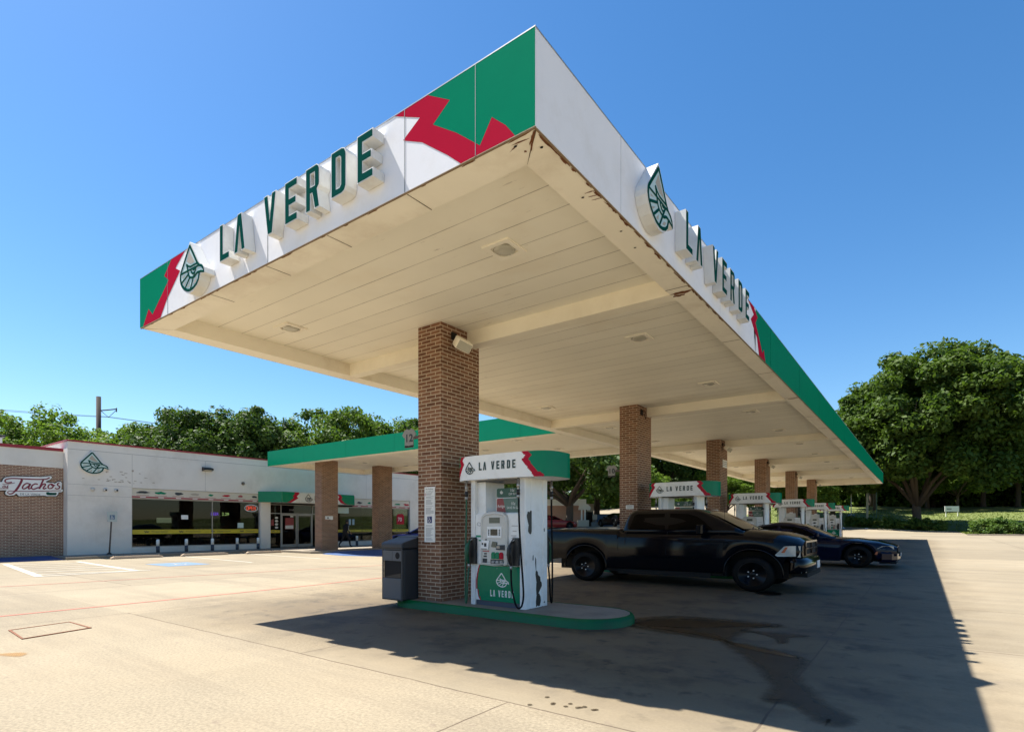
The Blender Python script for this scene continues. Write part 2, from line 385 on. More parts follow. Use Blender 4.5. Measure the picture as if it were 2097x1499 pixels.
def font_geo(txt, size, align='LEFT', space=1.0, bold=0.0):
    cu = bpy.data.curves.new('t', 'FONT'); cu.body = txt; cu.size = size; cu.align_x = align; cu.space_character = space; cu.resolution_u = 3; cu.offset = bold
    o = bpy.data.objects.new('t', cu); COL.objects.link(o); dg = bpy.context.evaluated_depsgraph_get()
    me = bpy.data.meshes.new_from_object(o.evaluated_get(dg))
    vs = [tuple(v.co) for v in me.vertices]; fs = [tuple(p.vertices) for p in me.polygons]
    bpy.data.objects.remove(o); bpy.data.curves.remove(cu); bpy.data.meshes.remove(me); return vs, fs
def text(mb, txt, size, fr, w, mi=0, align='LEFT', sx=1.0, space=1.0, bold=0.0):
    vs, fs = font_geo(txt, size, align, space, bold); mb.add([fr(x * sx, y, w) for x, y, z in vs], fs, mi)

# condensed capitals of the station sign, unit height
def glyph(ch):
    w, t = .52, .19
    if ch == 'L': return [[(0, 0), (w, 0), (w, t), (t, t), (t, 1), (0, 1)]]
    if ch == 'A': return [[(0, 0), (.19, 0), (.28, .70), (.37, 0), (.56, 0), (.385, 1), (.175, 1)]]
    if ch == 'V': return [[(.175, 0), (.385, 0), (.56, 1), (.37, 1), (.28, .30), (.19, 1), (0, 1)]]
    if ch == 'E': return [[(0, 0), (w, 0), (w, t), (t, t), (t, .41), (.47, .41), (.47, .59), (t, .59), (t, 1 - t), (w, 1 - t), (w, 1), (0, 1)]]
    if ch == 'R': return [[(0, 0), (t, 0), (t, .38), (.25, .38), (.345, 0), (.54, 0), (.45, .43), (.52, .50), (.53, .56), (.53, .87), (.51, .94), (.43, 1), (0, 1)], [(t, .55), (t, .83), (.34, .83), (.34, .55)]]
    if ch == 'D': return [[(0, 0), (.38, 0), (.48, .04), (.53, .14), (.53, .86), (.48, .96), (.38, 1), (0, 1)], [(t, .17), (t, .83), (.30, .83), (.34, .79), (.34, .21), (.30, .17)]]
LV = [('L', 0.0), ('A', .78), ('V', 2.24), ('E', 3.18), ('R', 4.04), ('D', 5.00), ('E', 5.90)]   # pen positions in letter heights (for height 1 -> .5 units each)
def la_verde(mb, fr, u0, v0, hgt, width, w0, w1, mi=0):
    k = width / 6.42
    for ch, x in LV:
        lp = [[(u0 + (x + p[0]) * k, v0 + p[1] * hgt) for p in l] for l in glyph(ch)]
        mb.prism(lp, fr, w0, w1, mi)

# drop-and-eagle emblem traced as strokes on a 1 unit grid
def lg(pts): return [((x - 990) / 1040 * .97, (800 - y) / 1040) for x, y in pts]
LOGO_PLATE = lg([(955, 225), (985, 250), (1430, 820), (1540, 860), (1620, 940), (1650, 1060), (1610, 1070), (1460, 1040), (1400, 1160), (1300, 1250), (1130, 1320), (960, 1338), (800, 1300), (640, 1210), (520, 1090), (455, 960), (455, 870), (490, 780), (925, 250)])
LOGO_STROKES = [(lg([(955, 310), (740, 552), (530, 790), (500, 840), (497, 930), (530, 1030), (600, 1115), (720, 1200), (850, 1255), (985, 1277), (1130, 1262), (1270, 1212), (1360, 1140), (1410, 1020)]), 1.25),
    (lg([(955, 310), (1130, 530), (1310, 770), (1400, 850)]), 1.25), (lg([(1400, 850), (1510, 890), (1580, 950), (1618, 1040), (1480, 1000), (1330, 985), (1260, 1005), (1190, 1040), (1100, 1036)]), 1.1),
    (lg([(800, 680), (890, 742), (990, 777), (1310, 782)]), .9), (lg([(800, 680), (850, 790), (880, 880), (930, 970), (1010, 1020), (1100, 1036)]), 1.0), (lg([(530, 830), (860, 835), (1320, 850), (1400, 852)]), .9),
    (lg([(1010, 850), (1040, 905), (1075, 940), (1130, 958), (1190, 945)]), .9), (lg([(1110, 862), (1140, 880), (1180, 880), (1205, 862)]), .9), (lg([(1260, 860), (1190, 960), (1130, 1050), (980, 1265)]), 1.0),
    (lg([(880, 925), (550, 1035)]), 1.0), (lg([(960, 1005), (720, 1190)]), 1.0)]
def logo_strokes(mb, fr, s, w, wid=.022, mi=0, du=0, dv=0, th=None):
    for k, (pts, ww) in enumerate(LOGO_STROKES):
        p3 = [fr(du + u * s, dv + v * s, w + k * 1e-4) for u, v in pts]
        n = fr(0, 0, 1) - fr(0, 0, 0)
        mb.tube(p3, wid * ww * s, 6, mi, False, True, flat=(n, th or max(.0012, .006 * s)))
def logo_tri(pts): return lg(pts)

# ================================================================== SETTING
def ground_grid(xs, ys, dz, inside=None):
    mb = MB(); nx = len(xs)
    vs = [(x, y, gz(x, y) + dz) for y in ys for x in xs]
    fs = []
    for j in range(len(ys) - 1):
        for i in range(nx - 1):
            if inside is None or inside((xs[i] + xs[i + 1]) / 2, (ys[j] + ys[j + 1]) / 2): fs.append((j * nx + i, j * nx + i + 1, (j + 1) * nx + i + 1, (j + 1) * nx + i))
    mb.add(vs, fs, 0, True); return mb
def spaced(a, b, s, extra=()):
    n = int(math.ceil((b - a) / s)); return sorted(set([round(a + (b - a) * i / n, 3) for i in range(n + 1)] + list(extra)))
gx = sorted(set([-900, -500, -300, -200, -150, -120, -100, -85] + spaced(-75, 45, 2.0) + [55, 70, 90, 120, 160, 220, 300, 500, 900]))
gy = sorted(set([-400, -200, -100, -60, -40, -30] + spaced(-20, 160, 2.0) + [175, 200, 240, 300, 400, 600, 900]))
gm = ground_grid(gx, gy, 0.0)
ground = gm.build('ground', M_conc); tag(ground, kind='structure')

# lawn: earth sheet over the verge plus grass blades (stuff)
def in_lawn(x, y):
    if y > 95 and x > -26: return True
    if x > -14 and 88.2 < y <= 95 and x < 2.6 + (y - 88) * .0: return True
    if x > 3.4 and y > 71.2 + max(0, (x - 4)) * .15: return True
    if 76 < y and x > 10: return True
    return False
lx = sorted(set(spaced(-60, 60, 2.0) + [75, 95, 130, 180, 260, 500])); ly = sorted(set(spaced(70, 160, 2.0) + [175, 200, 240, 300, 400, 600]))
lawn = ground_grid(lx, ly, .05, in_lawn).build('lawn', M_lawn); tag(lawn, kind='structure')
gv, gf = [], []
rng = random.Random(5)
for i in range(26000):
    y = 72 + (rng.random() ** 1.3) * 55; x = -24 + rng.random() * (24 + .25 * y + 8)
    if not in_lawn(x, y): continue
    z = gz(x, y) + .05; a = rng.random() * 6.28; w = .05 + .05 * rng.random(); h = .06 + .12 * rng.random()
    dx, dy = math.cos(a) * w, math.sin(a) * w; k = len(gv)
    gv += [(x - dx, y - dy, z), (x + dx, y + dy, z), (x + dx * .3 + rng.uniform(-.06, .06), y + dy * .3 + rng.uniform(-.06, .06), z + h)]; gf.append((k, k + 1, k + 2))
gmb = MB(); gmb.add(gv, gf); go = gmb.build('grass', M_grass)
tag(go, 'short sunlit grass growing on the verge beyond the lot', 'grass', kind='stuff')

# ---- pavement along the shop, kerb, blue ramps
def poly_slab(poly, z0, z1, name, m, kind='structure', parent=None):
    mb = MB(); mb.prism([poly], lambda u, v, w: Vector((u, v, w)), z0, z1)
    o = mb.build(name, m, parent); tag(o, kind=kind); return o
poly_slab([(-32.05, 8.0), (-29.95, 8.0), (-29.95, 17.55), (-26.3, 17.55), (-25.5, 18.4), (-25.5, 24.2), (-29.6, 24.2), (-29.6, 34), (-32.05, 34)], -.1, .115, 'pavement', M_walk)
poly_slab([(-32.75, 2.0), (-32.06, 2.0), (-32.06, 7.99), (-32.75, 7.99)], -.1, .111, 'pavement', M_walk)
def quad_patch(name, pts, m, kind='structure'):
    mb = MB(); mb.add(pts, [tuple(range(len(pts)))]); o = mb.build(name, m); tag(o, kind=kind); return o
quad_patch('blue_ramp', [(-32.05, 2.0, .1), (-30.9, 2.0, .006), (-30.45, 4.0, .006), (-29.98, 8.0, .006), (-29.98, 10.3, .006), (-32.05, 10.3, .121)][:6], M_blue)
quad_patch('blue_ramp', [(-25.49, 17.7, .006), (-23.2, 17.3, .006), (-21.0, 18.0, .006), (-21.0, 22.2, .006), (-25.49, 22.2, .11), (-25.49, 18.5, .11)], M_blue)

def strip(name, pts, w, m, dz=.005):
    mb = MB(); vs, fs = [], []
    fine = []
    for i in range(len(pts) - 1):
        a, b = Vector(pts[i]), Vector(pts[i + 1]); n = max(1, int((b - a).length / 2))
        fine += [a + (b - a) * k / n for k in range(n)]
    fine.append(Vector(pts[-1]))
    for i, p in enumerate(fine):
        t = (fine[min(i + 1, len(fine) - 1)] - fine[max(i - 1, 0)]).normalized(); n = Vector((-t.y, t.x))
        for s in (-1, 1):
            q = p + n * (w / 2 * s); vs.append((q.x, q.y, gz(q.x, q.y) + dz))
    for i in range(len(fine) - 1): fs.append((2 * i, 2 * i + 1, 2 * i + 3, 2 * i + 2))
    mb.add(vs, fs); o = mb.build(name, m); tag(o, kind='structure'); return o
strip('red_line', [(-12.25, -8), (-12.3, 18)], .07, M_redline)
strip('red_line', [(-19.3, -4), (-17.5, 8), (-15.6, 15.5)], .06, M_redline)
for i in range(3): pass
# striped access aisle and wheelchair marking
strip('parking_marking', [(-28.7, 5.75), (-20.9, 4.95)], .20, M_stripe)
strip('parking_marking', [(-28.3, 7.95), (-20.95, 7.5)], .20, M_stripe)
strip('parking_marking', [(-20.93, 4.86), (-20.93, 7.6)], .18, M_stripe, .009)
for i in range(6):
    x = -28.0 + i * 1.25; strip('parking_marking', [(x, 5.8 - (x + 28.7) * .1), (x + .9, 7.85)], .16, M_stripe, .009)
for y in (12.3, 15.5, 19.0): strip('parking_marking', [(-28.6, y), (-22.0, y - .3)], .13, M_stripe)
hc = [(-24.3, 8.95), (-22.3, 9.0), (-22.3, 10.5), (-24.3, 10.5)]
mb = MB(); mb.add([(x, y, gz(x, y) + .005) for x, y in hc], [(0, 1, 2, 3)]); o = mb.build('parking_marking', M_bluem); tag(o, kind='structure')
def wheelchair(mb, fr, s, w, mi=0, th=.0015):
    n = fr(0, 0, 1) - fr(0, 0, 0); S = lambda pts, r: mb.tube([fr(u * s, v * s, w) for u, v in pts], r * s, 6, mi, False, True, flat=(n, th))
    mb.prism([[(.11 * s * math.cos(a) - .08 * s, .11 * s * math.sin(a) + .82 * s) for a in [k * math.pi / 6 for k in range(12)]]], fr, w - .001, w + .001, mi)
    S([(-.08, .68), (-.02, .30), (.28, .30), (.40, -.12), (.52, -.08)], .055); S([(-.05, .50), (.22, .50)], .045)
    S([(-.10, .28), (-.26, .12), (-.28, -.12), (-.14, -.32), (.08, -.34), (.26, -.18), (.30, 0)], .055)
mb = MB(); wheelchair(mb, frame((-23.15, 9.75, .010), (0, 1, 0), (-1, 0, 0)), .62, 0); o = mb.build('parking_marking', M_stripe); tag(o, kind='structure')

# dark spill and wet stains (flat on the paving)
def stainmat(name, col, rough, edge=.4):
    m = bpy.data.materials.new(name); t = NT(m); P = t.pos().outputs['Position']
    n = t.noise(2.6, 6, .65, P); k = t.math('MULTIPLY_ADD', n, .9, .55)
    cc = t.new('ShaderNodeVectorMath', operation='SCALE'); cc.inputs[0].default_value = col; t.put(cc, 'Scale', k)
    fa = t.new('ShaderNodeAttribute', attribute_name='fade').outputs['Fac']
    e = t.ramp(t.math('ADD', fa, t.math('MULTIPLY', t.math('SUBTRACT', t.noise(7, 6, .7, P), .5), .75)), .28, .80)
    a = t.math('MULTIPLY', e, t.math('MULTIPLY_ADD', t.noise(1.5, 5, .6, P), .6 * edge, .7 * edge), clamp=True)
    p = t.out(cc.outputs[0], rough, 0, t.bump(t.noise(50, 3, .6, P), .12, .004), .4); t.l.new(a, p.inputs['Alpha'])
    MATS[name] = m; return m
M_spill = stainmat('spill_wet', (.005, .0034, .0024), .34, 1.45)
M_spill2 = stainmat('spill_brown', (.034, .021, .008), .5, .75)
M_oil = stainmat('oil_mark', (.016, .015, .014), .6, .38)
def shrink(P, d):
    "inset a simple polygon by d (outer loops are counter-clockwise or clockwise, either works)"
    A = sum(P[i][0] * P[(i + 1) % len(P)][1] - P[(i + 1) % len(P)][0] * P[i][1] for i in range(len(P))); sgn = 1 if A > 0 else -1
    out = []
    for i in range(len(P)):
        a, b, c = Vector(P[i - 1]), Vector(P[i]), Vector(P[(i + 1) % len(P)])
        e1, e2 = (b - a).normalized(), (c - b).normalized(); n1 = Vector((-e1.y, e1.x)) * sgn; n2 = Vector((-e2.y, e2.x)) * sgn
        m = n1 + n2; m = m / max(.4, m.length_squared / 2) if m.length > 1e-6 else n1
        p = b + m * d; out.append((p.x, p.y))
    return out
def blob(name, pts, m, dz=.004, sub=2, fw=None):
    P = [Vector((a, b)) for a, b in pts]
    for _ in range(sub):
        q = []
        for i in range(len(P)): a, b = P[i], P[(i + 1) % len(P)]; q += [a * .75 + b * .25, a * .25 + b * .75]
        P = q
    P = [tuple(p) for p in P]; xs = [p[0] for p in P]; ys = [p[1] for p in P]; ext = min(max(xs) - min(xs), max(ys) - min(ys)); fw = fw or min(.11, ext * .22)
    O, I = shrink(P, -fw * .8), shrink(P, fw * .55); n = len(P)
    tri = tessellate_polygon([[Vector((a, b, 0)) for a, b in I]])
    vs = [(a, b, gz(a, b) + dz) for a, b in O + I]; fs = [(i, (i + 1) % n, n + (i + 1) % n, n + i) for i in range(n)] + [tuple(n + k for k in t_) for t_ in tri]
    mb = MB(); mb.add(vs, fs); o = mb.build(name, m); at = o.data.attributes.new('fade', 'FLOAT', 'POINT'); at.data.foreach_set('value', [0.0] * n + [1.0] * n); tag(o, kind='structure'); return o
blob('wet_stain', [(-3.78, 8.24), (-3.36, 8.93), (-2.78, 9.08), (-2.22, 9.06), (-1.72, 9.14), (-1.66, 8.86), (-2.0, 8.68), (-2.05, 8.3), (-2.08, 7.83), (-2.05, 7.40), (-2.47, 7.52), (-3.03, 7.55), (-3.55, 7.70)], M_spill2, .004, 2, .26)
blob('wet_stain', [(-3.60, 8.10), (-3.2, 8.62), (-2.7, 8.80), (-2.2, 8.84), (-1.85, 8.95), (-1.85, 8.80), (-2.2, 8.62), (-2.5, 8.25), (-3.0, 8.0), (-3.4, 7.9)], M_spill, .007, 2, .16)
blob('wet_stain', [(-3.30, 7.78), (-2.8, 7.74), (-2.3, 7.60), (-2.1, 7.50), (-2.3, 7.78), (-2.8, 7.95), (-3.2, 7.92)], M_spill, .008, 2, .10)
blob('wet_stain', [(-2.14, 7.40), (-1.8, 7.42), (-1.27, 7.14), (-1.07, 6.99), (-1.06, 6.6), (-1.05, 6.13), (-0.83, 5.68), (-0.68, 5.28), (-0.48, 5.13), (-0.45, 5.0), (-0.54, 4.79), (-0.66, 4.83), (-0.74, 5.01), (-0.88, 5.17), (-1.05, 5.13), (-1.11, 5.21), (-1.08, 5.5), (-1.14, 5.74), (-1.46, 6.43), (-1.76, 6.94)], M_spill2, .006, 2, .20)
blob('wet_stain', [(-2.14, 8.28), (-1.71, 8.37), (-1.17, 8.41), (-1.49, 8.18), (-1.38, 7.76), (-1.48, 7.68), (-1.56, 8.0), (-1.87, 8.25)], M_spill2, .008)
blob('wet_stain', [(-2.2, 7.52), (-1.75, 7.3), (-1.3, 7.12), (-1.12, 6.98), (-1.4, 7.02), (-1.8, 7.2)], M_spill, .009)
blob('wet_stain', [(-3.01, 12.84), (-2.7, 13.24), (-2.37, 12.9), (-2.58, 12.41)], M_spill, .006)
for i in range(11):
    x, y = -2.35 + random.gauss(0, .18), 4.02 + random.gauss(0, .10)
    if y > 3.83: blob('wet_stain', [(x + .022 * math.cos(k), y + .022 * math.sin(k)) for k in [j * 1.05 for j in range(6)]], M_spill2, .004 + .0002 * i, 1, .012)
blob('wet_stain', [(-8.75, 1.62), (-8.6, 1.86), (-8.45, 1.9), (-8.3, 1.8), (-8.5, 1.7)], stainmat('rust_wash', (.30, .15, .03), .8, .5))

# steel tank hatch set into the paving
t = thing('tank_hatch', 'rectangular tank hatch with rusty brown steel rim set in the sunlit paving', 'hatch', (-10.1, 2.5, 0))
mb = MB()
A = [Vector(p) for p in ((-10.52, 2.14), (-9.56, 2.08), (-9.80, 2.92), (-10.68, 2.90))]
fr = lambda u, v, w: Vector((u, v, w))
def inset(P, d): c = sum(P, Vector((0, 0))) / len(P); return [p + (c - p).normalized() * d for p in P]
mb.prism([[tuple(p) for p in A], [tuple(p) for p in inset(A, .04)]], fr, -.02, .012); mb.build('rim', M_rust, t)
mb = MB(); mb.prism([[tuple(p) for p in inset(A, .041)]], fr, -.02, .006); mb.build('lid', M_conc, t)

# ================================================================== MAIN CANOPY
XA, XB, YA, YB = -2.65, -10.83, 3.92, 53.9
ZB, ZT, ZS = 4.883, 5.720, 5.143
SP = 8.47; CX0, CX1, CY0 = -7.514, -6.934, 7.264; CD = 1.05
canopy = thing('fuel_canopy', 'long white, green and red fuel station canopy carried on a row of brick columns', 'canopy', ((XA + XB) / 2, (YA + YB) / 2, ZB))
FR_FRONT = frame((0, YA, 0), (1, 0, 0), (0, 0, 1)); FR_SIDE = frame((XA, 0, 0), (0, 1, 0), (0, 0, 1))
mb = MB()                                                            # backing and deck
mb.box(XB + .02, XA - .02, YA + .02, YA + .12, ZB + .01, ZT - .02); mb.box(XB + .02, XA - .02, YB - .12, YB - .02, ZB + .01, ZT - .02)
mb.box(XA - .12, XA - .02, YA + .121, YB - .121, ZB + .01, ZT - .02); mb.box(XB + .02, XB + .12, YA + .121, YB - .121, ZB + .01, ZT - .02)
mb.build('fascia_backing', M_dark, canopy)
mb = MB(); mb.box(XB + .13, XA - .13, YA + .13, YB - .13, ZT - .28, ZT - .18); mb.build('roof_deck', M_hvac, canopy)
def panel_run(lo, hi, seams, place, g=.005):
    e = [lo] + sorted(s for s in seams if lo < s < hi) + [hi]
    for i in range(len(e) - 1): place(e[i] + (g if i else 0), e[i + 1] - (g if i < len(e) - 2 else 0))
mb = MB(); panel_run(XB, XA, (-9.75, -6.81, -4.249, -3.309), lambda a, b: mb.box(a, b, YA, YA + .019, ZB, ZT)); mb.build('front_fascia', M_white, canopy)
ss = [5.58, 9.25, 12.92]; mb = MB(); panel_run(YA + .0195, 11.6, ss, lambda a, b: mb.box(XA - .019, XA, a, b, ZB, ZT)); mb.build('side_fascia', M_white, canopy)
gs = [12.92 + 3.45 * k for k in range(13)]
mb = MB(); panel_run(11.605, YB, gs, lambda a, b: mb.box(XA - .019, XA, a, b, ZB, ZT), .012); mb.build('side_fascia', M_greenp, canopy)
mb = MB(); panel_run(YA + .0195, YB - .0195, gs, lambda a, b: mb.box(XB, XB + .019, a, b, ZB, ZT)); mb.build('side_fascia', M_greenp, canopy)
mb = MB(); mb.box(XB, XA, YB - .019, YB, ZB, ZT); mb.build('rear_fascia', M_greenp, canopy)
# painted zigzag bands
zb, zt = ZB + .002, ZT
wr = [(-4.398, zt), (-4.029, 5.548), (-4.272, 5.419), (-4.0, 5.29), (-3.818, 5.151), (-3.657, 5.029), (-3.491, zb)]
gr_ = [(-3.922, zt), (-3.628, 5.541), (-3.849, 5.400), (-3.540, 5.191), (-3.255, 4.957), (-3.117, 5.156), (-2.961, 5.017), (-2.861, zb)]
mb = MB(); mb.sheet(gr_ + [(XA, zb), (XA, zt)], FR_FRONT, .003); mb.build('green_band', M_greenp, canopy); mb = MB()
fg = [(-9.612, zt), (-9.871, 5.523), (-9.709, 5.418), (-10.319, 5.004), (-10.474, 5.132), (-10.697, zb)]
mb.sheet(fg + [(XB, zb), (XB, zt)], FR_FRONT, .003); mb.build('green_band', M_greenp, canopy)
mb = MB(); mb.sheet(wr + gr_[::-1], FR_FRONT, .003); mb.build('red_band', M_redp, canopy); mb = MB()
fw = [(-9.140, zt), (-9.473, 5.540), (-9.310, 5.459), (-9.782, 5.122), (-10.017, zb)]
mb.sheet(fw + fg[::-1], FR_FRONT, .003); mb.build('red_band', M_redp, canopy); mb = MB()
sw = [(11.0, zt), (11.444, 5.57), (11.217, 5.419), (11.45, 5.30), (11.693, 5.187), (11.80, 5.0), (11.86, zb)]
sg = [(11.45, zt), (11.75, 5.60), (11.58, 5.45), (11.98, 5.15), (12.15, 5.0), (12.28, 5.1), (12.42, zb)]
mb.sheet(sw + sg[::-1], FR_SIDE, .003); mb.build('red_band', M_redp, canopy)
mb = MB(); mb.sheet([(11.59, zt - .001)] + [(p[0] + .0, p[1]) for p in []] + [(11.59, zb), (11.86, zb + .001)] + sw[::-1][1:-1] + [(11.0, zt - .001)], FR_SIDE, .0025); mb.build('white_band', M_white, canopy)
M_seam = mat('seam_grey', (.20, .24, .25), .6)
for x in (-9.75, -6.81, -4.249, -3.309): mb = MB(); mb.sheet([(x - .003, zb), (x + .003, zb), (x + .003, zt), (x - .003, zt)], FR_FRONT, .0045); mb.build('panel_seam', M_seam, canopy)
# bright aluminium coping
mb = MB(); mb.box(XB - .004, XA + .004, YA - .004, YA + .13, ZT + .001, ZT + .012); mb.box(XA - .13, XA + .004, YA + .131, YB, ZT + .001, ZT + .012); mb.box(XB - .004, XB + .13, YA + .131, YB, ZT + .001, ZT + .012); mb.build('coping', M_alum, canopy)
# soffit lip ring, soffit and beams
LW = .35; ix0, ix1, iy0, iy1 = XB + .40, XA - LW, YA + LW + .03, YB - LW
mb = MB(); z0, z1 = ZB - .004, ZB + .008
mb.box(XB + .02, XA - .02, YA + .02, iy0, z0, z1); mb.box(XB + .02, XA - .02, iy1, YB - .02, z0, z1); mb.box(XB + .02, ix0, iy0 + .0005, iy1 - .0005, z0, z1); mb.box(ix1, XA - .02, iy0 + .0005, iy1 - .0005, z0, z1)
T = .012
mb.box(ix0 - T, ix1 + T, iy0 - T, iy0, z1 + .0005, ZS + .01); mb.box(ix0 - T, ix1 + T, iy1, iy1 + T, z1 + .0005, ZS + .01); mb.box(ix0 - T, ix0, iy0 + .001, iy1 - .001, z1 + .0005, ZS + .01); mb.box(ix1, ix1 + T, iy0 + .001, iy1 - .001, z1 + .0005, ZS + .01)
mb.build('soffit_lip', M_trim, canopy)
mb = MB(); mb.box(ix0, ix1, iy0, iy1, ZS, ZS + .006); mb.build('soffit', M_soffit, canopy)
mb = MB()
for a, b in (((XB, YA + .005), (XA, YA + .019)),): mb.box(a[0] + .001, b[0] - .001, a[1], b[1], ZB - .012, ZB - .0005)
mb.box(XA - .019, XA - .004, YA + .02, YB, ZB - .012, ZB - .0005)
mb.build('drip_edge', M_rustd, canopy)
rr = random.Random(3)
for i in range(6):
    y = CY0 + .70 + i * SP
    mb = MB(); mb.box(ix0 + .001, CX0 - .002, y, y + .24, ZB - .003, ZS - .0005); mb.box(CX1 + .002, ix1 - .001, y, y + .24, ZB - .003, ZS - .0005); mb.build('beam', M_beam, canopy)
# lip joints, rust stains and bolt holes in the lip
frd = lambda u, v, w: Vector((u, v, ZB - .004 - w))
mb = MB()
for y in [7.78 + SP * k for k in range(6)] + [10.6, 13.3, 19.5, 22.0, 27.8]: mb.sheet([(ix1, y), (XA - .03, y + .01), (XA - .03, y + .022), (ix1, y + .012)], frd, .003)
for x in (-8.4, -6.9, -4.25, -5.6): mb.sheet([(x, YA + .03), (x + .008, YA + .03), (x + .012, iy0), (x + .002, iy0)], frd, .003)
mb.sheet([(XA - .03, YA + .03), (ix1 - .004, iy0 + .006), (ix1 + .008, iy0 - .006), (XA - .012, YA + .04)], frd, .0035); mb.sheet([(XB + .03, YA + .03), (ix0, iy0 - .008), (ix0 + .008, iy0), (XB + .04, YA + .03)], frd, .0035)
mb.build('lip_joint', mat('lip_joint', (.10, .06, .03), .9, var=.4, scale=9), canopy)
def rough_blob(mb, cx, cy, a, b, frx, w, n=18, jag=.35, ang=0):
    P = []
    for k in range(n):
        q = 2 * math.pi * k / n; r = 1 + rr.uniform(-jag, jag); u, v = a * r * math.cos(q), b * r * math.sin(q)
        P.append((cx + u * math.cos(ang) - v * math.sin(ang), cy + u * math.sin(ang) + v * math.cos(ang)))
    mb.sheet(P, frx, w)
mb = MB(); rough_blob(mb, -2.83, 7.98, .14, .045, frd, .004); rough_blob(mb, -2.9, 8.06, .08, .03, frd, .0045); rough_blob(mb, -2.82, 16.4, .13, .03, frd, .004); rough_blob(mb, -2.8, 24.95, .12, .03, frd, .004)
for (x, y, a, b, g) in ((-2.75, 4.02, .09, .012, 2.35), (-2.81, 4.10, .07, .008, 2.2), (-2.86, 4.00, .08, .006, .1), (-2.72, 5.02, .06, .006, .1), (-2.73, 5.10, .06, .006, .25), (-2.73, 5.17, .05, .005, .2), (-2.95, 4.03, .06, .005, 2.8), (-2.9, 4.13, .012, .012, 0)): rough_blob(mb, x, y, a, b, frd, .0042, 14, .4, g)
y = 4.1
while y < 9.5:
    rough_blob(mb, -2.677 - rr.uniform(0, .008), y, .006 + rr.random() * .010, .03 + rr.random() * .09, frd, .0046, 14, .6); y += rr.uniform(.08, .4)
x = -10.4
while x < -2.8:
    rough_blob(mb, x, YA + .028, .03 + rr.random() * .07, .004 + rr.random() * .005, frd, .0046, 14, .6); x += rr.uniform(.15, .8)
mb.build('rust_stain', M_rust, canopy)
mb = MB()
for x, y in ((-2.93, 4.02), (-2.75, 4.17), (-2.83, 5.06), (-2.80, 5.9), (-2.83, 6.35)): rough_blob(mb, x, y, .016, .012, frd, .006, 10, .15)
mb.build('bolt_hole', M_hole, canopy)

# recessed canopy lights: a thing each
def canopy_light():
    t = thing('canopy_light', '', 'ceiling light')
    mb = MB(); s, q = .215, .145
    mb.prism([[(-s, -s), (s, -s), (s, s), (-s, s)], [(-q, -q * .8), (-q * .8, -q), (q * .8, -q), (q, -q * .8), (q, q * .8), (q * .8, q), (-q * .8, q), (-q, q * .8)]], lambda u, v, w: Vector((u, v, -w)), 0, .022); mb.build('frame', M_trim, t, True)
    mb = MB(); mb.lathe([(q * 1.02, -.012), (q * .95, -.028), (q * .5, -.036), (0.001, -.038)], n=16); mb.build('lens', M_lens, t, True)
    return t
cl0 = canopy_light(); n = 0
names = ['first', 'second', 'third', 'fourth', 'fifth', 'sixth', 'seventh', 'eighth', 'ninth', 'tenth', 'eleventh']
for k in range(11):
    for x, side in ((-4.45, 'right-hand'), (-9.40, 'left-hand')):
        o = cl0 if n == 0 else copy_tree(cl0); n += 1
        o.location = (x, 5.86 + 4.33 * k, ZS - .001); o['group'] = 'recessed lights in the canopy ceiling'
        o['label'] = 'square recessed light, %s from the front in the %s row of the canopy ceiling' % (names[k], side)

# raised sign letters and emblems
def letter_sign(name, fr, u0, v0, hgt, width, label):
    t = thing(name, label, 'sign', tuple(fr(u0 + width / 2, v0, 0)))
    k = width / 6.42
    for ch, x in LV:
        lp = [[(u0 + (x + p[0]) * k, v0 + p[1] * hgt) for p in l] for l in glyph(ch)]
        mb = MB(); mb.prism(lp, fr, .004, .148); L = mb.build('letter', M_signwhite, t)
        cx = sum(p[0] for p in lp[0]) / len(lp[0]); cy = sum(p[1] for p in lp[0]) / len(lp[0]); 
        mb = MB(); mb.prism([[(q[0], q[1]) for q in shrink(l, .012 if i == 0 else -.012)] for i, l in enumerate(lp)], fr, .1485, .151); mb.build('letter_face', M_teal, L)
    return t
def shrink(P, d):
    "inset a simple polygon by d (outer loops are counter-clockwise or clockwise, either works)"
    A = sum(P[i][0] * P[(i + 1) % len(P)][1] - P[(i + 1) % len(P)][0] * P[i][1] for i in range(len(P))); sgn = 1 if A > 0 else -1
    out = []
    for i in range(len(P)):
        a, b, c = Vector(P[i - 1]), Vector(P[i]), Vector(P[(i + 1) % len(P)])
        e1, e2 = (b - a).normalized(), (c - b).normalized(); n1 = Vector((-e1.y, e1.x)) * sgn; n2 = Vector((-e2.y, e2.x)) * sgn
        m = n1 + n2; m = m / max(.4, m.length_squared / 2) if m.length > 1e-6 else n1
        p = b + m * d; out.append((p.x, p.y))
    return out
letter_sign('canopy_sign', FR_FRONT, -7.76, 5.095, .50, 3.20, 'raised green letters LA VERDE on the sunlit front of the canopy')
letter_sign('canopy_sign', FR_SIDE, 7.21, 5.11, .52, 3.28, 'raised green letters LA VERDE on the shaded long side of the canopy')
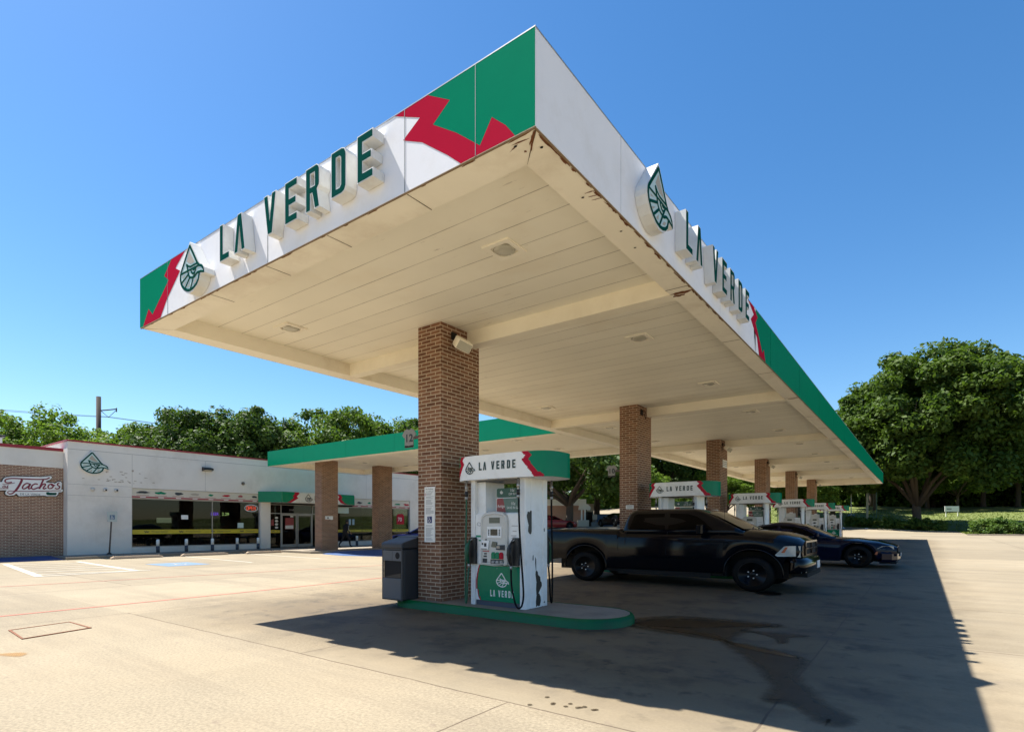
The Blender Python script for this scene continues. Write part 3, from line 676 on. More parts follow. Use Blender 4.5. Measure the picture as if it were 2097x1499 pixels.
def emblem(name, label, fr, u, v, s, depth):
    t = thing(name, label, 'sign', tuple(fr(u, v, 0)))
    mb = MB(); mb.prism([[(u + a * s, v + b * s) for a, b in LOGO_PLATE]], fr, .004, depth); mb.build('sign_body', M_signwhite, t)
    mb = MB(); mb.sheet([(u + a * s, v + b * s) for a, b in shrink(LOGO_PLATE, .030)], fr, depth + .002); mb.build('face_panel', M_mint, t)
    mb = MB()
    for tr in ([(940, 430), (815, 620), (990, 715), (1190, 725)], [(600, 900), (740, 900), (600, 940)], [(640, 1090), (810, 1030), (690, 1120)], [(840, 1190), (960, 1090), (930, 1200)], [(1120, 1190), (1200, 1110), (1310, 1090), (1230, 1170)]):
        mb.sheet([(u + a * s, v + b * s) for a, b in lg(tr)], fr, depth + .004)
    mb.build('inset', M_tan, t)
    mb = MB(); logo_strokes(mb, fr, s, depth + .004, .024, du=u, dv=v); mb.build('eagle_line', M_teal, t)
    return t
emblem('emblem_sign', 'drop-shaped eagle emblem beside the letters on the sunlit canopy front', FR_FRONT, -8.62, 5.26, .70, .148)
emblem('emblem_sign', 'drop-shaped eagle emblem near the corner on the shaded canopy side', FR_SIDE, 6.30, 5.34, .72, .148)

# ================================================================== BRICK COLUMNS AND WHAT HANGS ON THEM
CN = ['nearest brick column, between the grey bin and the pump', 'second brick column, standing behind the black pickup cab', 'third brick column, with a small white plate high on its side', 'fourth brick column from the front of the canopy', 'fifth brick column from the front of the canopy', 'farthest and smallest brick column under the main canopy']
for i in range(6):
    y = CY0 + i * SP; g = gz(-7.2, y)
    mb = MB(); mb.box(CX0, CX1, y, y + CD, g + .02, ZS - .002)
    o = mb.build('brick_column', M_brick, None); tag(o, CN[i], 'column', 'brick columns under the main canopy')
fl0 = None
for i in range(6):
    y = CY0 + i * SP + .32
    if i == 1: continue
    if fl0 is None:
        fl0 = thing('floodlight', '', 'floodlight')
        Mx = Matrix.Translation((.22, .0, -.16)) @ Matrix.Rotation(R_(38), 4, 'Y') @ Matrix.Rotation(R_(-25), 4, 'Z')
        mb = MB(); mb.rbox(-.10, .13, -.15, .15, -.09, .09, .03, 0, Mx); mb.build('housing', M_trim, fl0, True)
        mb = MB(); mb.box(.131, .140, -.13, .13, -.075, .075, 0, Mx); mb.build('lens', M_lens, fl0, True)
        mb = MB(); mb.tube([(.0, 0, .03), (.08, 0, .02), (.13, 0, -.07), (.16, 0, -.12)], .018, 8); mb.box(.001, .03, -.06, .06, -.04, .09); mb.tube([(.02, .05, .06), (.09, .07, .0), (.06, .05, -.12), (.11, .02, -.1)], .007, 6); mb.build('bracket', M_hole, fl0, True)
        o = fl0
    else: o = copy_tree(fl0)
    o.location = (CX1 + .001, y, 4.93); o['group'] = 'floodlights on the columns'
    o['label'] = 'square floodlight tilted from the top of the %s brick column' % ['nearest', '', 'third', 'fourth', 'fifth', 'farthest'][i]
o = thing('lamp_bracket', 'bare black bracket left at the top of the second brick column', 'bracket', (CX1, CY0 + SP + .3, 4.95))
mb = MB(); mb.box(CX1 + .001, CX1 + .03, CY0 + SP + .22, CY0 + SP + .38, 4.86, 5.02); mb.tube([(CX1 + .02, CY0 + SP + .3, 4.98), (CX1 + .12, CY0 + SP + .3, 4.95), (CX1 + .10, CY0 + SP + .32, 4.83), (CX1 + .15, CY0 + SP + .28, 4.72)], .012, 6); mb.build('arm', M_hole, o)
# notice panel on the near column
FN = frame((-7.34, CY0, 1.20), (1, 0, 0), (0, 0, 1))
t = thing('notice_panel', 'tall white rules panel with blue wheelchair symbol on the nearest column', 'notice', (-7.21, CY0, 1.2))
mb = MB(); mb.prism([[(0, 0), (.26, 0), (.26, 1.0), (0, 1.0)]], FN, .002, .012); mb.build('plate', M_label, t)
mb = MB(); mb.sheet([(.075, .345), (.19, .345), (.19, .465), (.075, .465)], FN, .014); mb.build('blue_square', mat('sign_blue', (.01, .02, .12), .5), t)
mb = MB(); wheelchair(mb, lambda u, v, w: FN(u + .125, v + .385, w), .075, .0155, th=.0008); mb.build('wheelchair_symbol', M_label, t)
mb = MB(); text(mb, 'No smoking', .05, FN, .0135, sx=.75) if False else None
fz = lambda du, dv: (lambda u, v, w: FN(u + du, v + dv, w))
text(mb, 'No Smoking', .036, fz(.03, .95), .0135); text(mb, 'Turn Off Engine', .030, fz(.03, .905), .0135)
mb.build('heading', M_ink, t)
mb = MB(); v = .88
while v > .03:
    if not (.33 < v < .50):
        wd = .205 * rr.uniform(.55, 1); mb.sheet([(.035, v), (.035 + wd, v), (.035 + wd, v + .006), (.035, v + .006)], FN, .0135)
    v -= rr.choice([.014, .014, .014, .03])
mb.build('small_print', M_inkgrey, t)
mb = MB()
for v in (.87, .84): mb.sheet([(.012, v), (.028, v), (.028, v + .016), (.012, v + .016)], FN, .0135)
mb.build('warning_mark', M_redp, t)
# shirt-shaped pump numbers
def shirt(label, x, y, z, num):
    t = thing('pump_number', label, 'number plate', (x, y, z)); F = frame((x, y, z), (.74, 0, 0), (0, 0, .62)); F = (lambda x, y, z: lambda u, v, w: Vector((x + .74 * u, y - w, z + .62 * v)))(x, y, z)
    P = [(-.165, -.30), (.165, -.30), (.155, .03), (.19, .02), (.265, .11), (.17, .26), (.075, .30), (.04, .265), (-.04, .265), (-.075, .30), (-.17, .26), (-.265, .11), (-.19, .02), (-.155, .03)]
    mb = MB(); mb.prism([P], F, -.012, .0); mb.build('plate', mat('plate_grey', (.27, .26, .24), .55), t)
    mb = MB(); mb.sheet([(-.16, -.295), (.16, -.295), (.162, -.23), (.05, -.235), (0, -.25), (-.05, -.235), (-.162, -.23)], F, .002); mb.build('hem', M_hole, t)
    mb = MB(); G = lambda u, v, w: F(u, v - .11, w); text(mb, num, .33, G, .002, align='CENTER', sx=.88, space=1.1, bold=.011); mb.build('number', M_ink, t)
    mb = MB(); mb.box(x + .12, CX0 - .001, y + .001, y + .02, z - .03, z + .03); mb.build('bracket', mat('plate_dark', (.09, .06, .05), .6), t); return t
shirt('grey shirt-shaped plate numbered 12 bracketed to the nearest column', -8.12, 7.60, 3.21, '12')
shirt('grey shirt-shaped plate numbered 10 bracketed to the second column', -7.95, 7.60 + SP, 3.22, '10')
# small notices on columns
for lab, x, yy, z, w, h, face in (('small white notice low on the front of the second column', -7.30, CY0 + SP, 2.0, .25, .12, 'y'), ('small white plate high on the side of the third column', CX1, CY0 + 2 * SP + .35, 4.0, .62, .32, 'x'), ('small white notice low on the front of the third column', -7.28, CY0 + 2 * SP, 2.02, .27, .16, 'y')):
    F = frame((x, yy, z), (1, 0, 0), (0, 0, 1)) if face == 'y' else frame((x, yy, z), (0, 1, 0), (0, 0, 1))
    t = thing('wall_notice', lab, 'notice', (x, yy, z)); mb = MB(); mb.prism([[(0, 0), (w, 0), (w, h), (0, h)]], F, .002, .012); mb.build('plate', M_label, t)
    mb = MB()
    for k in range(3): mb.sheet([(.03, h * (.22 + .24 * k)), (w - .03, h * (.22 + .24 * k)), (w - .03, h * (.32 + .24 * k)), (.03, h * (.32 + .24 * k))], F, .014)
    mb.build('print', M_inkgrey, t)

# ================================================================== PUMP ISLANDS
IO = ['island carrying the nearest pump, with the oil stain at its tip', 'island of the second pump, behind the pickup', 'island of the third pump, behind the dark sedan', 'island of the fourth pump from the front', 'island of the fifth pump from the front', 'island of the farthest pump under the canopy']
def pill(x0, x1, y0, y1, n=10):
    r = (y1 - y0) / 2; c = (y0 + y1) / 2; P = []
    for k in range(n + 1): a = -math.pi / 2 + math.pi * k / n; P.append((x1 - r * .95 + r * .95 * math.cos(a), c + r * math.sin(a)))
    for k in range(n + 1): a = math.pi / 2 + math.pi * k / n; P.append((x0 + r * .95 + r * .95 * math.cos(a), c + r * math.sin(a)))
    return P
isl0 = None
for i in range(6):
    y = 7.74 + i * SP
    if isl0 is None:
        isl0 = thing('pump_island', '', 'island')
        fr = lambda u, v, w: Vector((u, v, w))
        mb = MB(); O = pill(-2.47, 2.25, -.73, .73); I = pill(-2.40, 2.18, -.655, .655); I2 = pill(-2.44, 2.22, -.70, .70)
        mb.loft([[Vector(p + (-.30,)) for p in pill(-2.46, 2.24, -.72, .72)], [Vector(p + (.085,)) for p in O], [Vector(p + (.125,)) for p in I2], [Vector(p + (.142,)) for p in pill(-2.42, 2.20, -.68, .68)], [Vector(p + (.140,)) for p in I]], True, False, 0, True)
        mb.build('kerb', M_curb, isl0, True)
        mb = MB(); mb.prism([I], fr, .0, .138); mb.build('slab', M_slab, isl0, True); o = isl0
    else: o = copy_tree(isl0)
    o.location = (-5.77, y, gz(-5, y)); o['label'] = 'green-edged concrete ' + IO[i]; o['group'] = 'pump islands under the canopy'

# ================================================================== FUEL PUMPS
HC, HL, HD = .09, 1.0, .50
def hy(x):
    q = min(1.0, abs((x - HC) / HL)); return HD * (1 - q ** 4.2) ** (1 / 3.0)
def zig(z):                                                          # white/red edge of the header, z 0..1 from the bottom
    P = [(0, .83), (.30, .735), (.68, .615), (.84, .675), (1.0, .60)]
    for a, b in zip(P, P[1:]):
        if z <= b[0]: return a[1] + (b[1] - a[1]) * (z - a[0]) / (b[0] - a[0])
    return P[-1][1]
def zig2(z):
    P = [(0, .975), (.24, .90), (.16, .885), (.30, .86), (.68, .725), (.82, .775), (1.0, .72)]
    P = [(0, .98), (.20, .915), (.205, .87), (.32, .845), (.68, .725), (.84, .785), (1.0, .72)]
    for a, b in zip(P, P[1:]):
        if z <= b[0]: return a[1] + (b[1] - a[1]) * (z - a[0]) / (b[0] - a[0])
    return P[-1][1]
def build_pump():
    t = thing('fuel_pump', '', 'fuel pump')
    # side pillars with pressed ribs
    for sx in (1, -1):
        mb = MB(); xo, xi = .578, .475
        prof = [(xi, -.335), (xo - .012, -.335), (xo, -.315), (xo, -.20), (xo - .018, -.185), (xo - .018, -.165), (xo, -.15), (xo, .15), (xo - .018, .165), (xo - .018, .185), (xo, .20), (xo, .315), (xo - .012, .335), (xi, .335)]
        prof = [(sx * a, b) for a, b in prof]
        mb.prism([prof], lambda u, v, w: Vector((u, v, w)), .0, 2.15); mb.build('side_panel', M_pumpw, t, True)
    mb = MB(); mb.box(-.474, .474, -.30, .30, 0, .085); mb.build('plinth', M_pumpd, t, True)
    mb = MB(); mb.box(-.474, .474, -.31, .31, .086, .685); mb.build('lower_cabinet', M_pumpw, t, True)
    mb = MB(); mb.box(-.474, .474, -.29, .29, .686, 1.56); mb.box(-.474, -.30, -.26, .26, 1.561, 2.14); mb.build('upper_cabinet', M_pumpw, t, True)
    for sg in (-1, 1):                                              # both faces of the pump
        ux = (1, 0, 0) if sg < 0 else (-1, 0, 0)
        F = frame((0, sg * .311, 0), ux, (0, 0, 1))
        d = MB(); zz = [(-.345, .088), (-.362, .15), (-.385, .14), (-.40, .27), (-.425, .26), (-.425, .43), (-.405, .52), (-.415, .50), (-.385, .60), (-.395, .59), (-.36, .683)]
        d.prism([zz + [(.472, .683), (.472, .088)]], F, .001, .022); dr = d.build('lower_door', M_greenp, t, True)
        d = MB(); e = [(-.365, .088), (-.385, .15), (-.405, .145), (-.425, .28), (-.45, .27), (-.452, .43), (-.43, .53), (-.44, .51), (-.41, .61), (-.42, .60), (-.385, .683)]
        d.prism([e + zz[::-1]], F, .001, .021); d.build('red_zigzag', M_redp, dr, True)
        d = MB(); la_verde(d, F, -.14, .168, .11, .49, .0225, .024); logo_strokes(d, F, .245, .0235, .03, du=.105, dv=.45, th=.0012); d.build('lettering', M_label, dr, True)
        d = MB(); d.lathe([(.0, .0), (.010, .0), (.010, .012), (.001, .013)], (0.0, sg * .333, .64), 8, axis='y'); d.build('lock', M_alum, dr, True)
        # electronics head with arched bezel
        F2 = frame((0, sg * .291, 0), ux, (0, 0, 1))
        d = MB(); d.prism([[(-.472, .70), (-.34, .70), (.26, .70), (.472, .70), (.472, 1.545), (-.472, 1.545)]], F2, .001, .035); hd = d.build('head_panel', M_pumpw, t, True)
        arch = [(-.335, .70), (-.30, .685), (-.05, .668), (.20, .685), (.245, .70), (.245, 1.44), (.225, 1.52), (.15, 1.575), (-.045, 1.598), (-.24, 1.575), (-.315, 1.52), (-.335, 1.44)]
        d = MB(); n = len(arch); rg = [[F2(u, v, .036) for u, v in arch], [F2(u, v, .075) for u, v in shrink(arch, .012)], [F2(u, v, .085) for u, v in shrink(arch, .045)], [F2(u, v, .072) for u, v in shrink(arch, .06)]]
        d.loft(rg, True, True); bz = d.build('bezel', M_offwhite, t, True, bevel=.006)
        d = MB(); d.sheet([(-.14, 1.395), (.085, 1.395), (.085, 1.49), (-.14, 1.49)], F2, .078); d.build('price_display', M_lcd, bz, True)
        d = MB(); d.prism([[(-.18, 1.15), (.125, 1.15), (.125, 1.335), (-.18, 1.335)]], F2, .072, .084); d.build('screen_surround', M_pumpw, bz, True)
        d = MB(); d.sheet([(-.105, 1.19), (.045, 1.19), (.045, 1.295), (-.105, 1.295)], F2, .087); d.build('screen', M_screen, bz, True)
        d = MB()
        for k in range(4):
            for u in (-.155, .072): d.box(u, u + .026, sg * .291 + sg * .084 - .002, sg * .291 + sg * .084 + .002, 1.19 + .027 * k, 1.21 + .027 * k, 0, Matrix.Scale(-1, 4, Vector((1, 0, 0))) if sg > 0 else None)
        d.build('soft_key', M_ink, bz, True)
        d = MB(); d.prism([[(-.31, .945), (-.15, .955), (-.13, 1.10), (-.29, 1.105)]], F2, .073, .098); d.build('card_reader', M_pumpw, bz, True)
        d = MB(); d.sheet([(-.28, 1.03), (-.25, 1.03), (-.25, 1.065), (-.28, 1.065)], F2, .1); d.sheet([(-.23, 1.0), (-.18, 1.0), (-.18, 1.06), (-.23, 1.06)], F2, .1); d.lathe([(.0, 0), (.016, 0), (.016, .012), (.001, .014)], tuple(F2(-.21, 1.118, .074)), 10, axis='y'); d.sheet([(-.30, .955), (-.17, .958), (-.17, .97), (-.30, .968)], F2, .1); d.build('reader_mark', M_ink, bz, True)
        d = MB(); d.prism([[(-.09, 1.0), (.015, .99), (.03, 1.08), (-.06, 1.09)]], F2, .073, .09); d.build('keypad', M_lcd, bz, True)
        d = MB(); d.prism([[(.02, .955), (.20, .95), (.20, 1.035), (.02, 1.03)]], F2, .073, .095); d.build('receipt_slot', M_ink, bz, True)
        d = MB(); d.sheet([(.03, .975), (.10, .972), (.10, 1.02), (.03, 1.02)], F2, .0965); d.build('receipt_mouth', M_tan, bz, True)
        d = MB(); d.sheet([(-.32, .918), (-.14, .915), (-.14, .94), (-.16, .928), (-.30, .93), (-.32, .945)], F2, .077); d.build('red_trim', M_redp, bz, True)
        d = MB(); d.sheet([(-.245, .87), (-.19, .87), (-.19, .895), (-.245, .895)], F2, .077); d.prism([[(-.28, .72), (-.19, .72), (-.185, .80), (-.275, .80)]], F2, .073, .082); d.sheet([(-.26, .825), (-.19, .825), (-.19, .85), (-.26, .85)], F2, .077); d.build('small_label', M_ink, bz, True)
        d = MB(); d.prism([[(-.105, .70), (.165, .70), (.165, .79), (-.105, .79)]], F2, .073, .082); d.build('grade_panel', M_ink, bz, True)
        for k, (cc, num) in enumerate(((M_greenp, '87'), (M_greenp, '89'), (M_redp, '93'))):
            u = -.085 + .085 * k
            d = MB(); d.prism([[(u, .80), (u + .075, .80), (u + .075, .89), (u + .055, .912), (u + .02, .912), (u, .89)]], F2, .073, .090); g_ = d.build('grade_button', cc, bz, True)
            d = MB(); text(d, num, .062, (lambda u0: (lambda a, b, w: F2(u0 + a, .727 + b, w)))(u + .002), .0835); d.build('grade_number', M_label, bz, True)
        d = MB(); d.sheet([(-.46, 1.155), (-.35, 1.155), (-.35, 1.19), (-.46, 1.19)], F2, .037); d.sheet([(-.40, 1.09), (-.35, 1.09), (-.35, 1.112), (-.40, 1.112)], F2, .037); d.build('green_sticker', mat('sticker_green', (.01, .28, .14), .5), hd, True)
        d = MB()
        for k, (u, v, wd) in enumerate(((.30, 1.345, .13), (.32, 1.26, .08), (.29, 1.185, .11), (.32, 1.165, .06), (.30, 1.145, .10))): d.sheet([(u, v), (u + wd, v), (u + wd, v + .010), (u, v + .010)], F2, .037)
        d.tube([F2(u, v, .036) for u, v in ((-.44, 1.37), (-.41, 1.41), (-.37, 1.40), (-.35, 1.375), (-.37, 1.35), (-.41, 1.355), (-.44, 1.37))], .004, 5); d.build('sticker_print', M_inkgrey, hd, True)
        # nozzle boots and nozzles
        for u, c1, nm in ((-.515, M_gpaint, 'L'), (.385, M_black, 'R')):
            d = MB(); d.prism([[(u - .055, .70), (u + .085, .70), (u + .085, 1.13), (u + .06, 1.155), (u - .01, 1.155), (u - .055, 1.09)]], F2, .036, .10); d.build('nozzle_boot', M_black, t, True)
            d = MB(); d.tube([F2(u - .01, 1.10, .12), F2(u - .02, 1.04, .16), F2(u - .035, .98, .175), F2(u - .04, .88, .175), F2(u - .03, .78, .16), F2(u - .02, .70, .14)], [.018, .024, .034, .038, .028, .020], 10)
            d.tube([F2(u + .015, 1.0, .19), F2(u + .02, .90, .21), F2(u - .01, .80, .185)], .010, 6); nz = d.build('nozzle', c1, t, True)
            d = MB(); d.tube([F2(u, 1.10, .12), F2(u + .02, 1.13, .10), F2(u + .03, 1.06, .075)], .012, 8); d.build('spout', M_alum, nz, True)
            d = MB(); d.cyl(F2(u - .02, .70, .14), F2(u - .02, .64, .135), .022, None, 10); d.build('swivel', M_alum, nz, True)
        for u, P, cm in ((-.60, [(-.60, 2.12, .13), (-.605, 1.6, .12), (-.61, 1.1, .13), (-.61, .55, .14), (-.60, .15, .15), (-.575, .03, .17), (-.545, .10, .18), (-.535, .40, .17), (-.535, .64, .135)], M_gpaint), (.50, [(.495, 2.12, .12), (.50, 1.75, .11), (.52, 1.45, .13), (.57, 1.0, .16), (.63, .55, .19), (.655, .25, .20), (.63, .09, .21), (.57, .045, .22), (.50, .12, .21), (.42, .35, .19), (.375, .55, .15), (.365, .64, .135)], M_black)):
            pts = smooth_path([F2(*p) for p in P], 4)
            d = MB(); d.tube(pts, .0155, 8); hs = d.build('hose', M_gpaint if (cm is M_gpaint and sg < 0) else M_rubber, t, True)
            d = MB()
            zr = [(2.11, .018), (2.03, .018), (2.025, .027), (1.98, .027), (1.975, .019), (1.92, .019), (1.915, .026), (1.88, .026), (1.875, .018), (1.85, .018), (1.845, .027), (1.80, .027)]
            d.tube([F2(u, a, .127) for a, r in zr], [r for a, r in zr], 10); d.build('breakaway', M_alum, hs, True)
            d = MB(); d.cyl(F2(u, 1.94, .125), F2(u, 1.85, .125), .031, None, 10); d.build('breakaway_collar', M_black, hs, True)
    # header
    d = MB(); N = 120; nz = 22; X = []
    per = []
    for k in range(N): a = 2 * math.pi * k / N; ca, sa = math.cos(a), math.sin(a); per.append((HC + HL * math.copysign(abs(ca) ** .52, ca), HD * math.copysign(abs(sa) ** .62, sa)))
    per2 = []
    for k in range(N):                                                # finer resample
        a, b = Vector(per[k]), Vector(per[(k + 1) % N]); n = max(1, int((b - a).length / .014))
        per2 += [tuple(a + (b - a) * j / n) for j in range(n)]
    N = len(per2); vs = []; fs = []; ms = []
    for j in range(nz + 1):
        z = 2.125 + .405 * j / nz; vs += [(x, y, z) for x, y in per2]
    for j in range(nz):
        zc = (j + .5) / nz
        for k in range(N):
            k2 = (k + 1) % N; xm = abs((per2[k][0] + per2[k2][0]) / 2 - (.0 if per2[k][1] < 0 else .18)); xm = 2.0 if (per2[k][1] > -.2 and abs(per2[k][0] - HC) > .86) else xm; fs.append((j * N + k, j * N + k2, (j + 1) * N + k2, (j + 1) * N + k))
            ms.append(0 if xm < zig(zc) else (1 if xm < zig2(zc) else 2))
    me = d; me.v = vs; me.f = [list(f) for f in fs]; me.m = ms; me.sm = [False] * len(fs)
    d.add([(x, y, 2.124) for x, y in per2], [tuple(range(N - 1, -1, -1))], 0); d.add([(x, y, 2.531) for x, y in per2], [tuple(range(N))], 0)
    hdr = d.build('header', [M_pumpw, M_redp, M_greenp], t, True)
    d = MB()
    for (off, s) in ((.0, -1), (.18, 1)):
        fh = (lambda off, s: (lambda u, v, w: Vector((off - s * u, s * (hy(off - s * u) + .004 + w), v))))(off, s)
        la_verde(d, fh, -.25, 2.275, .135, .755, .001, .004); 
        for pts, ww in LOGO_STROKES: d.tube([fh(-.465 + u * .215, 2.325 + v * .215, .002) for u, v in pts], .0055 * ww, 5, 0, False)
    d.build('lettering', M_ink if False else mat('letter_dark', (.008, .035, .028), .4), hdr, True)
    d = MB(); d.box(-.46, .46, -.3, .3, 2.10, 2.123); d.build('header_base', M_lgrey, t, True)
    return t
def smooth_path(P, n):
    P = [Vector(p) for p in P]; out = []
    for i in range(len(P) - 1):
        a, b, c, d = P[max(i - 1, 0)], P[i], P[i + 1], P[min(i + 2, len(P) - 1)]
        for k in range(n):
            t = k / n; out.append(.5 * ((2 * b) + (c - a) * t + (2 * a - 5 * b + 4 * c - d) * t * t + (3 * b - a - 3 * c + d) * t ** 3))
    out.append(P[-1]); return out
PL = ['nearest fuel pump, with black paint damage down its white side', 'second fuel pump, its header showing above the pickup roof', 'third fuel pump, with a green and red advert under its header', 'fourth fuel pump, with a plain cream panel above its display', 'fifth fuel pump, partly behind the fourth', 'farthest fuel pump, at the end of the row']
pump0 = build_pump()
pumps = [pump0] + [copy_tree(pump0) for _ in range(5)]
for i, o in enumerate(pumps):
    y = 7.69 + i * SP; o.location = (-5.745, y, gz(-5, y) + .139); o['label'] = PL[i]; o['group'] = 'fuel pumps in the row'
    WL[o.name] = Vector(o.location)
M_ad = mat('advert_green', (.014, .075, .04), .35, var=.4, scale=6); M_adr = mat('advert_red', (.25, .03, .03), .35, var=.3, scale=6)
def adverts(p):
    F = frame((0, -.15, 0), (1, 0, 0), (0, 0, 1))
    d = MB(); d.prism([[(-.12, 1.845), (-.10, 1.83), (.44, 1.83), (.44, 1.985), (-.10, 1.985), (-.12, 1.97)]], F, 0, .03); a = d.build('advert_board', M_ad, p, True)
    d = MB(); d.prism([[(-.125, 1.565), (.455, 1.565), (.455, 1.825), (-.105, 1.825), (-.125, 1.81)]], F, 0, .036); b = d.build('advert_frame', M_label, p, True)
    d = MB(); d.sheet([(.08, 1.575), (.445, 1.575), (.445, 1.815), (.02, 1.815)], F, .039); d.build('advert_picture', mat('advert_grey', (.10, .17, .13), .35, var=.5, scale=9), b, True)
    d = MB(); d.sheet([(-.115, 1.575), (.08, 1.575), (.02, 1.815), (-.10, 1.815), (-.115, 1.80)], F, .039); d.build('advert_swoosh', M_adr, b, True)
    d = MB(); G = lambda du, dv: (lambda u, v, w: F(u + du, v + dv, w))
    text(d, '10¢', .065, G(.16, 1.925), .033); text(d, 'OFF IN GAS', .055, G(.13, 1.865), .033, sx=.8); logo_strokes(d, F, .06, .033, .05, du=-.02, dv=1.92, th=.001); d.build('lettering', M_label, a, True)
    d = MB(); text(d, '10¢', .07, G(.18, 1.70), .041); text(d, 'SAVE IN GAS', .058, G(.10, 1.635), .041, sx=.85); text(d, 'Amigo', .075, G(-.10, 1.66), .041, sx=.8); d.build('lettering', M_label, b, True)
for p in pumps[:3]: adverts(p)
for p in pumps[3:]:
    d = MB(); d.rbox(-.24, .24, -.26, -.16, 1.575, 1.80, .03); d.build('display_hood', M_offwhite, p, True); d = MB(); d.box(-.06, .1, -.24, -.17, 1.801, 1.85); d.build('hood_cap', M_label, p, True)
# peeled black patches on the side of the near pump
FS = frame((.578, 0, 0), (0, 1, 0), (0, 0, 1))
d = MB(); P1 = [(-.282, 1.579), (-.20, 1.605), (-.130, 1.598), (-.114, 1.38), (-.123, 1.25), (-.150, 1.20), (-.150, 1.225), (-.22, 1.215), (-.150, 1.236), (-.264, 1.29), (-.236, 1.40), (-.291, 1.506)]
P1 = [(-.285, 1.54), (-.26, 1.585), (-.21, 1.575), (-.19, 1.60), (-.151, 1.595), (-.151, 1.26), (-.165, 1.225), (-.19, 1.21), (-.235, 1.235), (-.255, 1.27), (-.240, 1.36), (-.262, 1.42), (-.29, 1.50)]
d.sheet(P1, FS, .002)
P2 = [(-.045, .84), (-.02, .80), (-.018, .62), (.03, .585), (.035, .54), (.10, .50), (.112, .43), (.145, .40), (.149, .345), (.10, .29), (.06, .24), (.11, .17), (.120, .10), (.095, .02), (.05, .012), (.03, .03), (-.022, .008), (-.028, .10), (-.010, .20), (-.022, .30), (-.012, .42), (-.040, .55), (-.030, .62), (-.050, .74)]
d.sheet(P2, FS, .002); d.sheet([(-.118, .86), (-.10, .875), (-.098, .80), (-.11, .775), (-.125, .80)], FS, .002)
d.sheet([(.21, 1.30), (.235, 1.315), (.24, 1.26), (.22, 1.25)], FS, .002); d.sheet([(.20, .06), (.24, .08), (.25, .05)], FS, .002)
d.build('paint_damage', M_black, pump0, True)
d = MB()
for pp in (P1, P2): 
    for k in range(0, len(pp), 2): d.add([FS(pp[k][0], pp[k][1], .004)] + [FS(pp[k][0] + rr.uniform(-.02, .02), pp[k][1] + rr.uniform(-.02, .02), .004) for _ in range(2)], [(0, 1, 2)])
d.build('torn_film', M_label, pump0, True)

# ================================================================== LITTER BIN
t = thing('litter_bin', 'grey two-tone litter bin with sloping hood beside the nearest column', 'litter bin', (-7.83, 7.23, .139))
x0, x1, y0, y1, z0 = -8.10, -7.555, 6.90, 7.62, .139
mb = MB(); mb.rbox(x0, x1, y0 + .03, y1, z0, z0 + .93, .05); mb.box(x0 + .02, x1 - .02, y0 + .031, y0 + .05, z0, z0 + .02); b = mb.build('body', M_dgrey, t)
F = frame((x0, y0 + .03, z0), (1, 0, 0), (0, 0, 1)); W = x1 - x0
mb = MB(); mb.prism([[(.03, .02), (W - .03, .02), (W - .03, .40), (.03, .40)]], F, .001, .03); mb.build('lower_panel', M_lgrey, t, bevel=.008)
mb = MB(); mb.prism([[(.0, .0), (W, 0), (W, .95), (0, .95)], [(.028, .015), (.028, .92), (W - .028, .92), (W - .028, .015)]], F, .001, .02); mb.build('surround', M_dgrey, t)
mb = MB(); mb.prism([[(.03, .72), (W * .52, .72), (W * .52, .905), (.03, .905)]], F, .001, .022); mb.prism([[(W * .53, .72), (W - .03, .72), (W - .03, .905), (W * .53, .905)]], F, .001, .022); mb.build('upper_panel', M_lgrey, t)
mb = MB(); mb.sheet([(W * .77 + .058 * math.cos(k * .4), .815 + .062 * math.sin(k * .4)) for k in range(16)], F, .0245); mb.sheet([(.035, .405), (W - .035, .405), (W - .035, .715), (.035, .715)], F, .003); mb.build('opening', M_hole, t)
mb = MB(); mb.prism([[(.05, .41), (W - .05, .41), (W - .05, .50)]], F, .004, .012); mb.build('liner', M_black, t)
mb = MB(); prof = [(y0 - .01, .945), (y0 - .01, 1.035), (y0 + .05, 1.06), (y0 + .36, 1.135), (y0 + .40, 1.16), (y1 + .0, 1.175), (y1, .945)]
mb.prism([prof], lambda u, v, w: Vector((x0 - .012 + w * (W + .024), u, z0 + v)), 0, 1); mb.build('hood', M_dgrey, t, bevel=.02)

# ================================================================== VEHICLES
def mk_paint(name, col, rough=.25):
    return mat(name, col, .10, 0, var=.03, scale=2, spec=.26)
M_pblack = mk_paint('paint_black', (.0022, .0028, .0055), .22); M_pnavy = mk_paint('paint_navy', (.0035, .006, .022), .22); M_pblue = mk_paint('paint_blue', (.006, .009, .05), .25)
M_glassd = mat('tinted_glass', (.0010, .0010, .0012), .085, var=.01, spec=.10); M_chrome = mat('chrome', (.6, .6, .6), .12, 1.0, var=.03)
M_hl = mat('headlight_lens', (.48, .50, .47), .08, var=.25, scale=14, coat=.5); M_amber = mat('amber', (.42, .085, .035), .2); M_tail = mat('tail_red', (.35, .01, .012), .2)
M_rim = mat('black_rim', (.006, .006, .007), .3, .0, spec=.3); M_nut_glint = mat('bright_nut_glint', (.75, .74, .70), .3, flat=.1); M_plate = mat('licence_plate', (.65, .66, .66), .5); M_under = mat('underbody', (.006, .006, .006), .9)
def lerp_tab(T, x):
    if x <= T[0][0]: return T[0][1]
    for a, b in zip(T, T[1:]):
        if x <= b[0]:
            f = (x - a[0]) / (b[0] - a[0]); return a[1] + (b[1] - a[1]) * f
    return T[-1][1]
